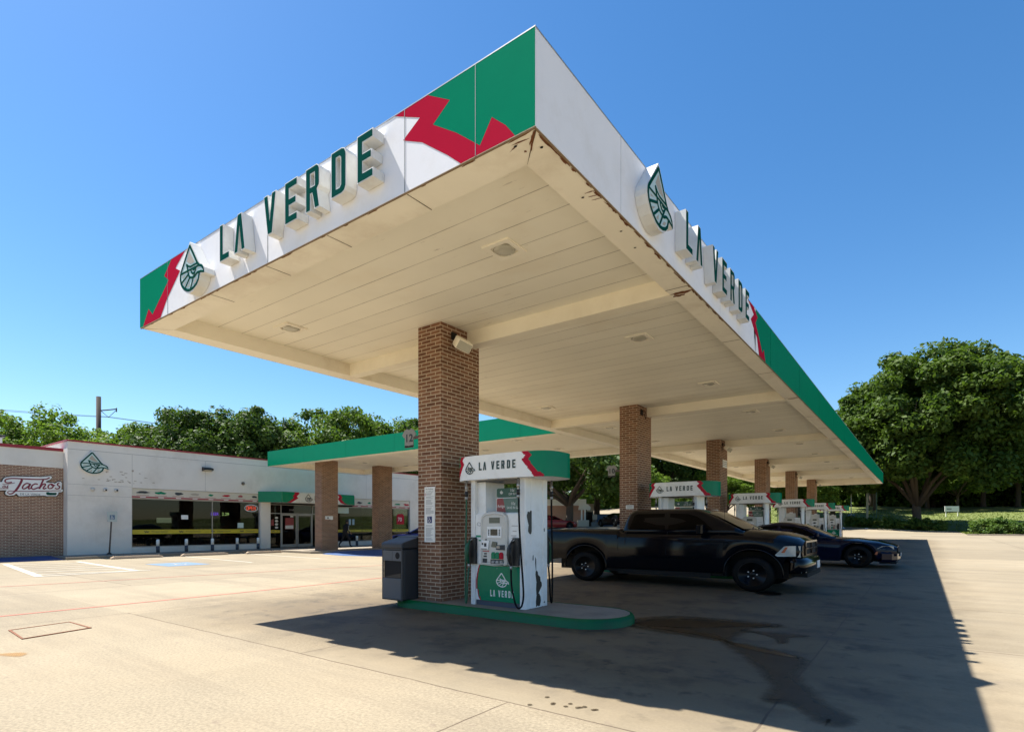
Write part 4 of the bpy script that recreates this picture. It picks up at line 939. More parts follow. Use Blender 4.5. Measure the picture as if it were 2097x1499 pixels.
def vehicle(name, label, cat, S, paint, loc, rz, scale):
    t = thing(name, label, cat, loc, rz, None, scale)
    x0, x1, wb, wr, ra = S['x0'], S['x1'], S['wb'], S['wr'], S['ra']; zc = wr + .02
    xs = [x0 + .02]; x = x0
    while x < x1:
        x += .035; xs.append(min(x, x1))
    rings = []
    for x in xs:
        w = lerp_tab(S['w'], x); zb = lerp_tab(S['zb'], x); zs = lerp_tab(S['zs'], x); zt = lerp_tab(S['zt'], x)
        for c in (0, wb):
            if abs(x - c) < ra: zb = max(zb, zc + math.sqrt(ra * ra - (x - c) ** 2))
        zb = min(zb, zs - .05)
        # belly of the flank: fuller at the shoulder crease, tucked at the sill
        half = [(w * k, zb + (zs - zb) * f) for f, k in ((0, .955), (.05, .972), (.28, .992), (.55, 1.0), (.66, .992), (.86, .985), (.95, .965), (1, .93))]
        if 'bed' in S and S['bed'][0] < x < S['bed'][1]: half += [(w * .885, zs + .005), (w * .875, zs - .42), (0, zs - .42)]
        else: half += [(w * .86, zs + .45 * (zt - zs)), (w * .55, zs + .9 * (zt - zs)), (0, zt)]
        rings.append([Vector((x, -y, z)) for y, z in half] + [Vector((x, y, z)) for y, z in half[-2::-1]])
    mb = MB(); mb.loft(rings, False, False, 0, True); n = len(rings[0])
    for rg in (rings[0], rings[-1]): mb.add(rg, [tuple(range(n))], 0)
    body = mb.build('body', paint, t, True)
    # greenhouse
    mb = MB(); rg = []
    for z, a, b, hw, r in S['cab']:
        P = []
        for cx, cy, q in ((b - r, hw - r, 0), (a + r, hw - r, 90), (a + r, -hw + r, 180), (b - r, -hw + r, 270)):
            for k in range(5): an = R_(q + 22.5 * k); P.append(Vector((cx + r * math.cos(an), cy + r * math.sin(an), z)))
        rg.append(P)
    mb.loft(rg, True, True, 0, True); mb.build('cabin', paint, t, True)
    cabw = lambda z: lerp_tab([(c[0], c[3]) for c in S['cab']], z)
    for P in S['glass']:
        for s in (-1, 1):
            mb = MB(); mb.prism([P], (lambda s: lambda u, v, w: Vector((u, s * (cabw(v) + .004 + w), v)))(s), 0, .006); mb.build('side_window', M_glassd, t, True)
    for key, nm in (('wsc', 'windscreen'), ('rear', 'rear_window')):
        if key in S:
            (xa, za, wa), (xb, zb_, wb_) = S[key]; mb = MB(); ns = 6; R0 = []
            for k in range(ns + 1):
                f = -1 + 2 * k / ns; bow = .05 * (1 - f * f) * (1 if key == 'wsc' else -1)
                R0.append([Vector((xa + bow, wa * f, za)), Vector((xb + bow, wb_ * f, zb_))])
            mb.loft(R0, False, False, 0, True); mb.build(nm, S.get('wsmat', M_glassd) if key == 'wsc' else M_glassd, t, True)
    mb = MB(); mb.box(x0 + .25, x1 - .35, -.60 * S['hw'], .60 * S['hw'], S['und'], S['und'] + .35); mb.box(.45 if wb > 2 else 0, wb - .5, -.9 * S['hw'], .9 * S['hw'], S['und'] + .02, S['und'] + .3); mb.build('chassis', M_under, t, True)
    for c in (0, wb):
        mb = MB(); mb.box(c - ra + .02, c + ra - .02, -.62 * S['hw'], .62 * S['hw'], wr, zc + ra - .06); mb.build('wheel_well', M_under, t, True)
    for c in (0, wb):
        for s in (-1, 1):
            y = s * (S['hw'] - .135)
            mb = MB(); T = S['tw'] / 2
            mb.lathe([(wr * .70, -T), (wr * .90, -T), (wr * .97, -T * .82), (wr, -T * .5), (wr, T * .5), (wr * .97, T * .82), (wr * .90, T), (wr * .70, T)], (c, y, wr), 36, 0, 'y'); wheel = mb.build('wheel', M_rubber, t, True)
            mb = MB(); o = s * (T + .002)
            pr = [(wr * .70, o), (wr * .665, o + s * .004), (wr * .645, o - s * .05), (wr * .60, o - s * .075), (.001, o - s * .075)]
            mb.lathe(pr, (c, y, wr), 32, 0, 'y')
            for k in range(S['sp']):
                a = 2 * math.pi * k / S['sp'] + .3; ca, sa = math.cos(a), math.sin(a); pv = lambda r, q, dy: Vector((c + r * ca - q * sa, y + o + s * dy, wr + r * sa + q * ca))
                h = S['spw']; mb.add([pv(.03, -h, -.01), pv(.03, h, -.01), pv(wr * .65, h * .9, -.022), pv(wr * .65, -h * .9, -.022), pv(.03, -h, -.05), pv(.03, h, -.05), pv(wr * .65, h * .9, -.06), pv(wr * .65, -h * .9, -.06)], [(0, 1, 2, 3), (4, 7, 6, 5), (0, 4, 5, 1), (1, 5, 6, 2), (2, 6, 7, 3), (3, 7, 4, 0)])
            mb.lathe([(.001, o + s * .004), (.055, o), (.07, o - s * .03)], (c, y, wr), 16, 0, 'y'); mb.build('rim', M_rim, wheel, True)
            mb = MB()
            for k in range(5): a = 2 * math.pi * k / 5; mb.lathe([(.001, o + s * .018), (.015, o + s * .014), (.015, o - s * .01)], (c + .085 * math.cos(a), y, wr + .085 * math.sin(a)), 6, 0, 'y')
            for k in S.get('glint', ()): a = k; mb.add([Vector((c + .17 * math.cos(a + d_), y + o - s * .015, wr + (.17 + e_) * math.sin(a + d_))) for d_, e_ in ((-.10, 0), (.12, 0), (.10, .06), (-.08, .05))], [(0, 1, 2, 3)])  # painted glints: pale facets standing in for reflections on the rim
            mb.build('wheel_nut_glint', M_nut_glint, wheel, True)
    mb = MB()
    for c in (0, wb):
        for s in (-1, 1):
            pts = [Vector((c + (ra + .012) * math.cos(a), s * (lerp_tab(S['w'], c + ra * math.cos(a)) * .985), zc + (ra + .012) * math.sin(a))) for a in [R_(-8 + 196 * k / 24) for k in range(25)]]
            mb = MB(); mb.tube(pts, .018 if S['hw'] > .97 else .010, 6); mb.build('wheel_arch', paint, t, True)
    W = lambda x: lerp_tab(S['w'], x)
    mb = MB()
    for x, za, zb_ in S['seams']:
        for s in (-1, 1): mb.tube([(x, s * (W(x) * .965), za), (x, s * (W(x) * 1.0), (za + zb_) / 2), (x + .02, s * (W(x) * .95), zb_)], .0055, 5)
    mb.build('door_seam', M_under, t, True)
    for x, z in S['handles']:
        for s in (-1, 1): mb = MB(); mb.rbox(x - .11, x + .11, s * W(x) * .99 - .012, s * W(x) * .99 + .018 , z - .018, z + .018, .012); mb.build('door_handle', paint, t, True)
    mx, mz, ml, mh = S['mirror']
    for s in (-1, 1):
        mb = MB(); yb = s * (S['hw'] + .10); mb.rbox(mx - .07, mx + .07, yb - ml / 2, yb + ml / 2, mz - mh / 2, mz + mh / 2, .04); mb.tube([(mx, s * (S['hw'] - .08), mz - mh * .4), (mx, yb, mz - mh * .3)], .03, 8); mb.build('mirror', paint, t, True)
    S['extra'](t, S, paint, W)
    return t

def truck_extra(t, S, paint, W):
    for s in (-1, 1):
        mb = MB(); Y = lambda x, k=0: s * (W(x) * 1.0 + .008 + k)
        P = [(4.00, .82), (4.16, 1.005), (4.28, 1.02), (4.40, 1.02), (4.40, .80), (4.04, .79)]
        mb.prism([P], lambda u, v, w: Vector((u, s * (W(u) * .992 + .003 + w), v)), -.03, .026); mb.prism([[(.80, .78), (.895, .78), (.895, 1.015), (.80, 1.015)]], lambda u, v, w: Vector((4.50 - .35 * (u - .80) + w, s * u, v)), -.05, .02)
        h = mb.build('headlight', M_hl, t, True)
        mb = MB(); mb.prism([[(4.10, .87), (4.19, .995), (4.24, .99), (4.17, .87)]], lambda u, v, w: Vector((u, s * (W(u) * .992 + .0295 + w), v)), 0, .003); mb.build('indicator', M_amber, h, True)
        mb = MB(); mb.rbox(4.50, 4.60, s * .70 - .11, s * .70 + .11, .455, .53, .02); mb.box(4.42, 4.52, s * .89 - .03, s * .89 + .012, .455, .53); mb.build('fog_light', M_hl, t, True)
        mb = MB(); mb.box(-1.135, -1.10, s * .93 - .06, s * .93 + .05, .90, 1.28); mb.build('tail_light', M_tail, t, True)
    mb = MB(); mb.box(4.50, 4.535, -.62, .62, .82, 1.10); mb.build('grille', M_hole, t, True)
    mb = MB(); mb.box(4.53, 4.56, -.64, .64, 1.08, 1.12); mb.box(4.53, 4.56, -.64, .64, .80, .84); mb.box(4.53, 4.56, -.66, -.60, .8405, 1.0795); mb.box(4.53, 4.56, .60, .66, .8405, 1.0795); mb.box(4.535, 4.565, -.59, .59, .94, .975); mb.box(4.537, 4.567, -.03, .03, .8405, .9395); mb.box(4.537, 4.567, -.03, .03, .9755, 1.0795); mb.build('grille_surround', paint, t, True)
    mb = MB(); P = [(4.30 + .40 * max(0, math.cos(a_)) ** .42, .985 * math.copysign(abs(math.sin(a_)) ** .9, math.sin(a_))) for a_ in [R_(-90 + 7.5 * k) for k in range(25)]] + [(4.28, .6), (4.28, -.6)]
    mb.loft([[Vector((x - .06, y * .98, .44)) for x, y in P], [Vector((x, y, .50)) for x, y in P], [Vector((x, y, .66)) for x, y in P], [Vector((x - .05, y * .985, .755)) for x, y in P]], True, True, 0, True); b = mb.build('front_bumper', paint, t, True)
    mb = MB(); mb.box(4.705, 4.715, -.16, .16, .52, .68); mb.build('licence_plate', M_plate, b, True)
    mb = MB(); mb.box(4.30, 4.62, -.80, .80, .355, .435); mb.build('air_dam', M_under, t, True)
    mb = MB(); mb.box(-1.28, -1.05, -.93, .93, .52, .70); mb.build('rear_bumper', M_chrome, t, True)
    mb = MB(); mb.tube([(3.05, -.80, 1.30), (3.02, -.80, 2.05)], .004, 5); mb.build('aerial', M_hole, t, True)
    mb = MB(); mb.tube([(3.27, -.90, 1.30), (3.275, -.905, 1.19), (3.28, -.91, 1.12)], .010, 6); mb.build('bonnet_glint_trim', M_chrome, t, True)  # chrome sliver added to stand for a bright reflection beside the bonnet
    mb = MB()
    for y in (-.35, .15): mb.tube([(3.46, y, 1.375), (3.36, y + .5, 1.42)], .012, 6)
    mb.build('wiper', M_black, t, True)
    for s in (-1, 1): mb = MB(); mb.box(.8, 2.8, s * .94 - .02, s * .94 + .02, .25, .36); mb.build('side_step', M_under, t, True)
TR = dict(x0=-1.12, x1=4.53, wb=3.60, wr=.385, ra=.515, hw=1.0, und=.28, tw=.28, sp=6, spw=.032, bed=(-1.05, .80), glint=(.9, 2.2, 3.6, 5.2),
    w=[(-1.12, .93), (-1.0, .985), (0, 1.0), (3.6, 1.0), (4.0, .99), (4.3, .955), (4.53, .88)], zb=[(-1.12, .60), (-.5, .55), (-.45, .47), (.5, .37), (3.0, .37), (4.1, .58), (4.2, .74), (4.53, .74)],
    zs=[(-1.12, 1.34), (.8, 1.335), (.84, 1.27), (3.0, 1.26), (3.4, 1.24), (4.0, 1.17), (4.4, 1.08), (4.53, 1.03)], zt=[(-1.12, 1.345), (.8, 1.34), (.84, 1.28), (3.0, 1.33), (3.4, 1.37), (4.0, 1.31), (4.40, 1.20), (4.53, 1.12)],
    cab=[(1.22, .83, 3.52, .955, .16), (1.36, .86, 3.36, .935, .16), (1.55, .90, 3.04, .875, .15), (1.72, .95, 2.74, .80, .14), (1.80, 1.00, 2.58, .745, .14), (1.845, 1.08, 2.45, .66, .14), (1.862, 1.35, 2.2, .45, .14)],
    glass=[[(1.06, 1.345), (1.09, 1.50), (1.13, 1.70), (1.20, 1.735), (1.80, 1.74), (1.86, 1.345)], [(1.93, 1.345), (1.93, 1.74), (2.30, 1.725), (2.50, 1.66), (2.66, 1.54), (2.84, 1.36)]],
    wsc=((3.40, 1.375, .80), (2.70, 1.775, .66)), rear=((.84, 1.36, .74), (.94, 1.72, .66)), seams=[(1.90, .42, 1.30), (2.95, .42, 1.28), (.98, .80, 1.30), (.81, .45, 1.33)], handles=[(1.72, 1.12), (2.05, 1.12)], mirror=(2.66, 1.36, .22, .22), extra=truck_extra)
M_ws = mat('windscreen_glass', (.10, .085, .055), .08, var=.12, scale=2, spec=.5); TR['wsmat'] = M_ws
truck = vehicle('pickup_truck', 'black crew-cab pickup truck parked between the first and second pump', 'pickup truck', TR, M_pblack, (-7.16, 14.07, gz(-5, 13)), 0, (1.15, 1.15, 1.0))
for o in truck.children_recursive:                                  # a shorter nose ahead of the front wheels
    if o.type == 'MESH' and not o.name.startswith(('wheel', 'rim')):
        for v in o.data.vertices:
            if v.co.x > 4.115: v.co.x = 4.115 + (v.co.x - 4.115) * .78
def sedan_extra(t, S, paint, W):
    for s in (-1, 1):
        P = [(3.50, .615), (3.62, .70), (3.80, .715), (3.88, .70), (3.90, .61), (3.70, .60)]
        mb = MB(); mb.prism([P], lambda u, v, w: Vector((u, s * (W(u) * .985 + .004 + w), v)), -.03, .008); h = mb.build('headlight', M_hl, t, True)
        mb = MB(); mb.prism([[(3.45, .43), (3.49, .52), (3.53, .52), (3.51, .43)]], lambda u, v, w: Vector((u, s * (W(u) * 1.0 + .004 + w), v)), 0, .006); mb.build('side_marker', M_amber, t, True)
        mb = MB(); mb.box(-1.03, -.98, s * .62 - .26, s * .62 + .24, .78, .90); mb.build('tail_light', M_tail, t, True)
    mb = MB(); mb.box(3.955, 3.985, -.55, .55, .50, .64); mb.build('grille', M_hole, t, True)
    mb = MB(); P = [(3.62, -.945), (3.85, -.86), (3.97, -.6), (4.02, 0), (3.97, .6), (3.85, .86), (3.62, .945), (3.5, .6), (3.5, -.6)]
    mb.loft([[Vector((x - .05, y * .97, .20)) for x, y in P], [Vector((x, y, .28)) for x, y in P], [Vector((x, y, .46)) for x, y in P], [Vector((x - .05, y * .98, .535)) for x, y in P]], True, True); b = mb.build('front_bumper', paint, t, True)
    mb = MB(); mb.box(4.025, 4.035, -.16, .16, .36, .47); mb.build('licence_plate', M_plate, b, True)
    mb = MB(); mb.box(3.55, 3.95, -.8, .8, .15, .199); mb.build('splitter', M_under, t, True)
SD = dict(x0=-1.02, x1=3.96, wb=3.05, wr=.355, ra=.415, hw=.95, und=.2, tw=.25, sp=5, spw=.036, glint=(.5, 2.0, 3.9),
    w=[(-1.02, .82), (-.8, .90), (0, .95), (3.05, .95), (3.4, .945), (3.75, .88), (3.96, .74)], zb=[(-1.02, .42), (-.5, .28), (.4, .20), (2.6, .20), (3.5, .26), (3.96, .40)],
    zs=[(-1.02, .98), (0, .98), (1.0, .93), (2.5, .90), (3.1, .86), (3.6, .77), (3.96, .66)], zt=[(-1.02, 1.03), (-.5, 1.05), (.4, 1.0), (2.4, .96), (3.0, .935), (3.5, .86), (3.85, .75), (3.96, .69)],
    cab=[(.88, -.62, 2.62, .90, .20), (1.0, -.45, 2.36, .87, .20), (1.18, -.08, 1.98, .79, .20), (1.34, .38, 1.62, .69, .20), (1.43, .72, 1.36, .60, .20), (1.465, .88, 1.18, .42, .12)],
    glass=[[(-.12, 1.01), (.12, 1.15), (.42, 1.29), (.90, 1.345), (.98, 1.01)], [(1.05, 1.0), (.99, 1.345), (1.40, 1.31), (1.68, 1.20), (2.05, 1.0)]],
    wsc=((2.36, .99, .74), (1.56, 1.395, .58)), rear=((-.40, 1.04, .70), (.46, 1.385, .56)), seams=[(1.01, .22, 1.0), (2.22, .22, .95), (.08, .6, 1.0)], handles=[(.80, .88), (1.95, .86)], mirror=(2.02, 1.02, .18, .13), extra=sedan_extra)
SD['wsmat'] = M_ws
car1 = vehicle('sedan', 'black sedan seen behind the pickup nose, in the next lane', 'car', SD, M_pnavy, (-5.25, 22.42, gz(-4, 22)), 0, (1.15, 1.15, 1.02))
car2 = vehicle('sedan', 'dark blue car parked by the shop behind the nearest column', 'car', SD, M_pblue, (-24.9, 26.6, gz(-25, 27)), math.pi, (1.15, 1.15, 1.02))
car3 = vehicle('sedan', 'dark car with red tail lights parked far off beneath the trees', 'car', SD, M_pblack, (-27.2, 57.6, gz(-27.2, 57.6)), YAW + math.pi / 2 + .3, (1.1, 1.1, 1.05))

# ================================================================== SHOP
FX, BY0, BY1, RZ = -32.2, 8.65, 31.4, 5.45
store = thing('convenience_store', 'low white stucco convenience store with red roof trim and brick wing', 'building', (-38, 18, .115))
FS_ = lambda x: frame((x, 0, 0), (0, 1, 0), (0, 0, 1))
mb = MB(); W0, WT = FX - .28, 3.40
mb.box(W0, FX, BY0, 11.28, .0, RZ); mb.box(W0, FX, 11.281, 30.25, WT, RZ); mb.box(W0, FX, 18.08, 18.72, .0, WT - .001); mb.box(W0, FX, 30.251, BY1, 0, RZ)
mb.box(-48, W0 - .001, BY0, BY0 + .28, 0, RZ); mb.box(-48, W0 - .001, BY1 - .28, BY1, 0, RZ); mb.box(-48.3, -48.001, BY0, BY1, 0, RZ)
mb.box(FX + .001, FX + .03, BY0 - .02, 11.26, .0, 1.28); mb.box(FX + .001, FX + .03, 18.10, 18.70, .0, 1.28)
mb.build('wall', M_stucco, store)
mb = MB(); mb.box(W0 + .05, FX - .06, 11.281, 18.079, .0, .385); mb.build('sill_wall', M_stucco, store); mb = MB(); mb.box(W0 + .05, FX - .06, 23.61, 30.249, .0, .385); mb.build('sill_wall', M_stucco, store)
mb = MB(); mb.box(W0 - .04, FX + .045, BY0 - .04, BY1 + .04, RZ + .001, RZ + .075); mb.box(-48.3, W0 - .0405, BY0 - .04, BY0 + .32, RZ + .001, RZ + .075); mb.build('parapet_trim', M_redtrim, store)
mb = MB(); mb.box(-48, W0 - .01, BY0 + .29, BY1 - .29, 4.75, 4.85); mb.build('roof', M_hvac, store)
mb = MB(); fs_ = FS_(FX)
g_ = lambda a, b, c, d: mb.sheet([(a, c), (b, c), (b, d), (a, d)], fs_, .003)
g_(BY0, BY1, 5.085, 5.10); g_(BY0, 11.27, 3.445, 3.455); g_(BY0, 11.27, 2.925, 2.935); g_(11.29, 11.30, 3.42, 5.07); g_(14.86, 14.87, 3.42, 5.07); g_(22.2, 22.21, 3.42, 5.07); g_(26.0, 26.01, 3.42, 5.07)
mb.build('reveal_joint', mat('joint_grey', (.26, .24, .22), .9), store)
mb = MB(); rs = random.Random(11)
for i in range(34):
    y = rs.choice([rs.uniform(9.2, 11.2), rs.uniform(10.2, 12.3)]); z = rs.choice([rs.gauss(3.72, .05), rs.gauss(4.05, .12)]); a = rs.uniform(.02, .10); P = [(y + a * math.cos(k) * rs.uniform(.5, 1.2), z + .025 * math.sin(k) * rs.uniform(.4, 1.3)) for k in [j * .7 for j in range(9)]]; mb.sheet(P, fs_, .002 + .0001 * i)
mb.sheet([(11.27, 4.22), (11.36, 4.21), (11.37, 4.30), (11.28, 4.31)], fs_, .006)
mb.build('old_sign_scar', mat('scar', (.40, .33, .26), .9), store)
# brick wing
BX = -32.78
mb = MB(); mb.box(BX - .28, BX, -16, BY0 - .002, .0, 4.20); mb.build('brick_wall', M_brick2, store)
mb = MB(); mb.box(BX - .28, BX + .02, -16, BY0 - .003, 4.201, 4.99); mb.build('frieze', M_stucco, store)
mb = MB(); mb.box(BX - .32, BX + .06, -16, BY0 - .025, 4.991, 5.13); mb.build('parapet_trim', M_redtrim, store)
mb = MB(); mb.box(-48, BX - .281, -16, BY0 - .01, 4.3, 4.4); mb.build('roof', M_hvac, store)
mb = MB(); mb.box(-48.2, -48.05, -16, BY0 - .01, 0, 5.0); mb.box(-48, BX - .29, -16.3, -16.01, 0, 5.0); mb.build('wall', M_stucco, store)
# interior seen through the glass
mb = MB(); mb.box(-39.2, -39.0, 9.2, 31, .0, 3.3); mb.build('interior_wall', M_intwall, store)
mb = MB(); mb.box(-39, W0 - .01, 9.2, 31, 3.41, 3.45); mb.build('ceiling', M_dark, store)
mb = MB(); mb.box(-39, FX - .3, 9.2, 31, .02, .10); mb.build('interior_floor', mat('shop_floor', (.12, .11, .10), .35), store)
mb = MB(); mb.box(-36.2, -36.1, 9.2, 13.9, .11, 3.4); mb.build('partition', M_intwall, store)
# windows
M_pane = glass('shop_glass', (.40, .43, .41), .50)
def window(y0, y1, z0, z1, mull, name='window'):
    mb = MB(); xa, xb = FX - .17, FX - .11; b = .045
    mb.box(xa, xb, y0, y1, z0, z0 + b); mb.box(xa, xb, y0, y1, z1 - b, z1); mb.box(xa, xb, y0, y0 + b, z0 + b + .0005, z1 - b - .0005); mb.box(xa, xb, y1 - b, y1, z0 + b + .0005, z1 - b - .0005)
    for m in mull: mb.box(xa + .005, xb - .005, m - .025, m + .025, z0 + b + .001, z1 - b - .001)
    w = mb.build(name, M_frame, store)
    mb = MB(); mb.box(FX - .146, FX - .138, y0 + b, y1 - b, z0 + b, z1 - b); mb.build('pane', M_pane, w); return w
w1 = window(11.29, 18.07, .39, 2.895, (15.3,)); w2 = window(23.62, 30.24, .39, 2.80, (26.9,))
def board(y0, y1, z0, z1, n, seed):
    r2 = random.Random(seed); F = FS_(FX - .05)
    mb = MB(); mb.prism([[(y0, z0), (y1, z0), (y1, z1), (y0, z1)]], F, -.05, .01); b = mb.build('promotion_board', M_board, store)
    mb = MB(); mb.sheet([(y0, z0 + .02), (y1, z0 + .02), (y1, z0 + .10), (y0, z0 + .10)], F, .012); mb.build('red_stripe', M_pink, b)
    cols = [M_ink, M_greenp, M_ink, M_tan, M_greenp, M_redp, M_pink, M_ink]
    for k in range(n):
        c = y0 + (y1 - y0) * (k + .6) / n
        mb = MB(); wd = r2.uniform(.16, .34); P = [(c + wd * math.cos(q) * r2.uniform(.6, 1.1), z0 + .30 + .075 * math.sin(q) * r2.uniform(.6, 1.15)) for q in [j * .52 for j in range(12)]]; mb.sheet(P, F, .013); mb.build('food_picture', cols[k % 8], b)
        mb = MB(); mb.sheet([(c - .3, z0 + .145), (c + .28, z0 + .145), (c + .28, z0 + .165), (c - .3, z0 + .165)], F, .0125); mb.build('caption', M_pink, b)
        mb = MB(); mb.sheet([(c - .13, z0 + .045), (c + .13, z0 + .045), (c + .13, z0 + .08), (c - .13, z0 + .08)], F, .014); mb.build('price', M_label, b)
board(11.285, 18.075, 2.90, 3.385, 8, 2); board(24.9, 30.245, 2.81, 3.385, 6, 5)
def wu_band(y0, y1, z0, z1, n, parent, off=0.0):
    F = FS_(FX - .13); mb = MB(); mb.prism([[(y0, z0), (y1, z0), (y1, z1), (y0, z1)]], F, -.002, .004); b = mb.build('yellow_band', M_yellow, parent)
    mb = MB(); h = (z1 - z0)
    for k in range(n):
        c = y0 + (y1 - y0) * (k + off) / n
        for d in (0, .10): mb.sheet([(c + d, z0 + h * .72), (c + d + .05, z0 + h * .72), (c + d + .09, z0 + h * .30), (c + d + .06, z0 + h * .28)], F, .006); mb.sheet([(c + d + .07, z0 + h * .28), (c + d + .10, z0 + h * .30), (c + d + .145, z0 + h * .72), (c + d + .115, z0 + h * .72)], F, .0075)
        G = (lambda cc: lambda u, v, w: F(cc + u, z0 + h * .36 + v, w))(c + .34); text(mb, 'WesternUnion', .13, G, .006)
    mb.build('lettering', M_ink, b)
wu_band(11.34, 18.02, 1.06, 1.29, 4, w1, .32); wu_band(23.67, 30.19, 1.05, 1.22, 4, w2, .2)
# things behind or on the panes
F = FS_(FX - .135)
mb = MB(); mb.sheet([(13.67, 1.84), (14.02, 1.84), (14.02, 2.07), (13.67, 2.07)], F, .003); mb.build('posted_paper', M_label, w1)
mb = MB(); mb.sheet([(16.75, 1.36), (17.1, 1.36), (17.1, 1.66), (16.75, 1.66)], F, .003); mb.build('posted_flyer', M_mint, w1)
mb = MB(); mb.sheet([(24.6, 1.55), (24.78, 1.55), (24.78, 1.95), (24.6, 1.95)], F, .003); mb.sheet([(24.9, 1.55), (25.08, 1.55), (25.08, 1.95), (24.9, 1.95)], F, .003); mb.build('posted_paper', mat('paper_blue', (.3, .42, .5), .6), w2)
mb = MB(); mb.sheet([(29.0, 1.60), (29.75, 1.60), (29.75, 2.25), (29.6, 2.38), (29.15, 2.38), (29.0, 2.25)], F, .003); jp = mb.build('jersey_poster', M_redp, w2)
mb = MB(); text(mb, '70', .42, lambda u, v, w: F(29.10 + u, 1.83 + v, w), .005); mb.build('number', M_label, jp)
mb = MB(); mb.sheet([(23.7, 2.35), (24.6, 2.35), (24.6, 2.74), (23.7, 2.74)], F, .003); mb.build('poster', M_mint, w2)
def in_thing(name, label, cat, loc): return thing(name, label, cat, loc)
# OPEN neon, moving-text sign, wall monitor, hanging board
M_neon = emis('neon_red', (1.0, .06, .03), 2.2); M_neonw = emis('neon_white', (.75, .72, .9), 1.1)
t = thing('neon_sign', 'oval neon OPEN sign glowing red behind the shop window', 'neon sign', (FX - .25, 17.64, 2.54)); F = FS_(FX - .25)
mb = MB(); mb.tube([F(17.64 + .40 * math.cos(k * .2618), 2.54 + .20 * math.sin(k * .2618), 0) for k in range(25)], .011, 6); mb.build('oval_tube', M_neonw, t)
mb = MB()
S_ = {'O': [[(0, 0), (.08, 0), (.11, .06), (.11, .17), (.08, .22), (.03, .22), (0, .17), (0, .05), (0, 0)]], 'P': [[(0, 0), (0, .22), (.09, .21), (.11, .16), (.09, .11), (0, .10)]], 'E': [[(.11, 0), (0, 0), (0, .22), (.11, .22)], [(0, .11), (.09, .11)]], 'N': [[(0, 0), (0, .22), (.11, 0), (.11, .22)]]}
for k, ch in enumerate('OPEN'):
    for P in S_[ch]: mb.tube([F(17.36 + .145 * k + a, 2.43 + b, 0) for a, b in P], .014, 6)
mb.build('letter_tube', M_neon, t)
t = thing('moving_text_sign', 'dark moving-text sign with purple and pale dots behind the glass', 'LED sign', (FX - .3, 15.9, 2.16)); F = FS_(FX - .3)
mb = MB(); mb.box(FX - .36, FX - .301, 15.25, 16.5, 2.03, 2.30); mb.build('case', M_hole, t)
mb = MB(); text(mb, 'BEER', .24, lambda u, v, w: F(15.30 + u, 2.08 + v, w), .004, sx=.85); mb.build('purple_text', emis('led_purple', (.22, .06, 1.0), 1.6), t)
mb = MB(); text(mb, '2.29', .24, lambda u, v, w: F(15.92 + u, 2.08 + v, w), .004); mb.build('pale_text', emis('led_pale', (.75, 1.0, .35), 1.0), t)
t = thing('monitor', 'screen showing a pale picture behind the shop window', 'monitor', (-33.6, 13.0, 1.6)); mb = MB(); mb.box(-33.65, -33.6, 12.9, 13.75, 1.60, 1.98); mb.build('case', M_hole, t); F = FS_(-33.6); mb = MB(); mb.sheet([(12.95, 1.65), (13.70, 1.65), (13.70, 1.93), (12.95, 1.93)], F, .004); mb.build('picture', emis('screen_glow', (.45, .5, .35), .35), t)
t = thing('menu_board', 'dark green board hanging inside the shop window', 'board', (-33.3, 13.6, 2.1)); mb = MB(); mb.box(-33.34, -33.3, 13.3, 14.05, 2.08, 2.44); mb.build('panel', M_gpaint, t); mb = MB(); mb.cyl((-33.32, 13.4, 2.44), (-33.32, 13.4, 3.41), .006); mb.cyl((-33.32, 13.95, 2.44), (-33.32, 13.95, 3.41), .006); mb.build('cord', M_hole, t)
# chairs and stools behind the low glass
ch0 = None
for i, (y, x) in enumerate(((11.65, -33.0), (12.25, -33.05), (13.2, -33.0), (14.05, -33.05), (14.5, -33.0), (16.1, -33.05))):
    if ch0 is None:
        ch0 = thing('stool', '', 'stool'); h = .66
        for a in (-.19, .19):
            for b in (-.17, .17): mb = MB(); mb.cyl((b * 1.1, a * 1.1, 0), (b, a, h), .014); mb.build('leg', M_alum, ch0, True)
        mb = MB(); mb.rbox(-.2, .2, -.22, .22, h, h + .05, .05); mb.build('seat', M_black, ch0, True); mb = MB(); mb.box(-.18, -.165, -.18, .18, .16, .175); mb.box(.165, .18, -.18, .18, .16, .175); mb.build('footrest', M_alum, ch0, True); o = ch0
    else: o = copy_tree(ch0)
    o.location = (x, y, .10); o['group'] = 'stools behind the shop window'; o['label'] = 'metal-legged stool behind the lower shop glass, %s from the window\'s left end' % ['first', 'second', 'third', 'fourth', 'fifth', 'last'][i]
r3 = random.Random(9)
for i, (y, x) in enumerate(((16.2, -35.2), (17.4, -36.5), (24.6, -34.6), (27.2, -34.8), (29.0, -35.5))):
    t = thing('display_shelf', 'dark stocked shelf inside the shop, %s along the front' % ['first', 'second', 'third', 'fourth', 'fifth'][i], 'shelf', (x, y, .1))
    mb = MB(); mb.box(x - .5, x - .46, y - .7, y + .7, .1, 1.75); mb.build('back_panel', M_dark, t)
    for k in range(4):
        mb = MB(); z = .25 + .40 * k; mb.box(x - .459, x, y - .7, y + .7, z, z + .025); sh = mb.build('shelf', M_frame, t)
        mb = MB(); yy = y - .65
        cm = [M_pink, M_yellow, M_bluem, M_label, M_greenp, M_tan][(i + k) % 6]
        while yy < y + .58: w_ = r3.uniform(.06, .16); mb.box(x - .3, x - .02, yy, yy + w_ - .012, z + .026, z + .026 + r3.uniform(.12, .3)); yy += w_
        mb.build('packets', cm, sh)
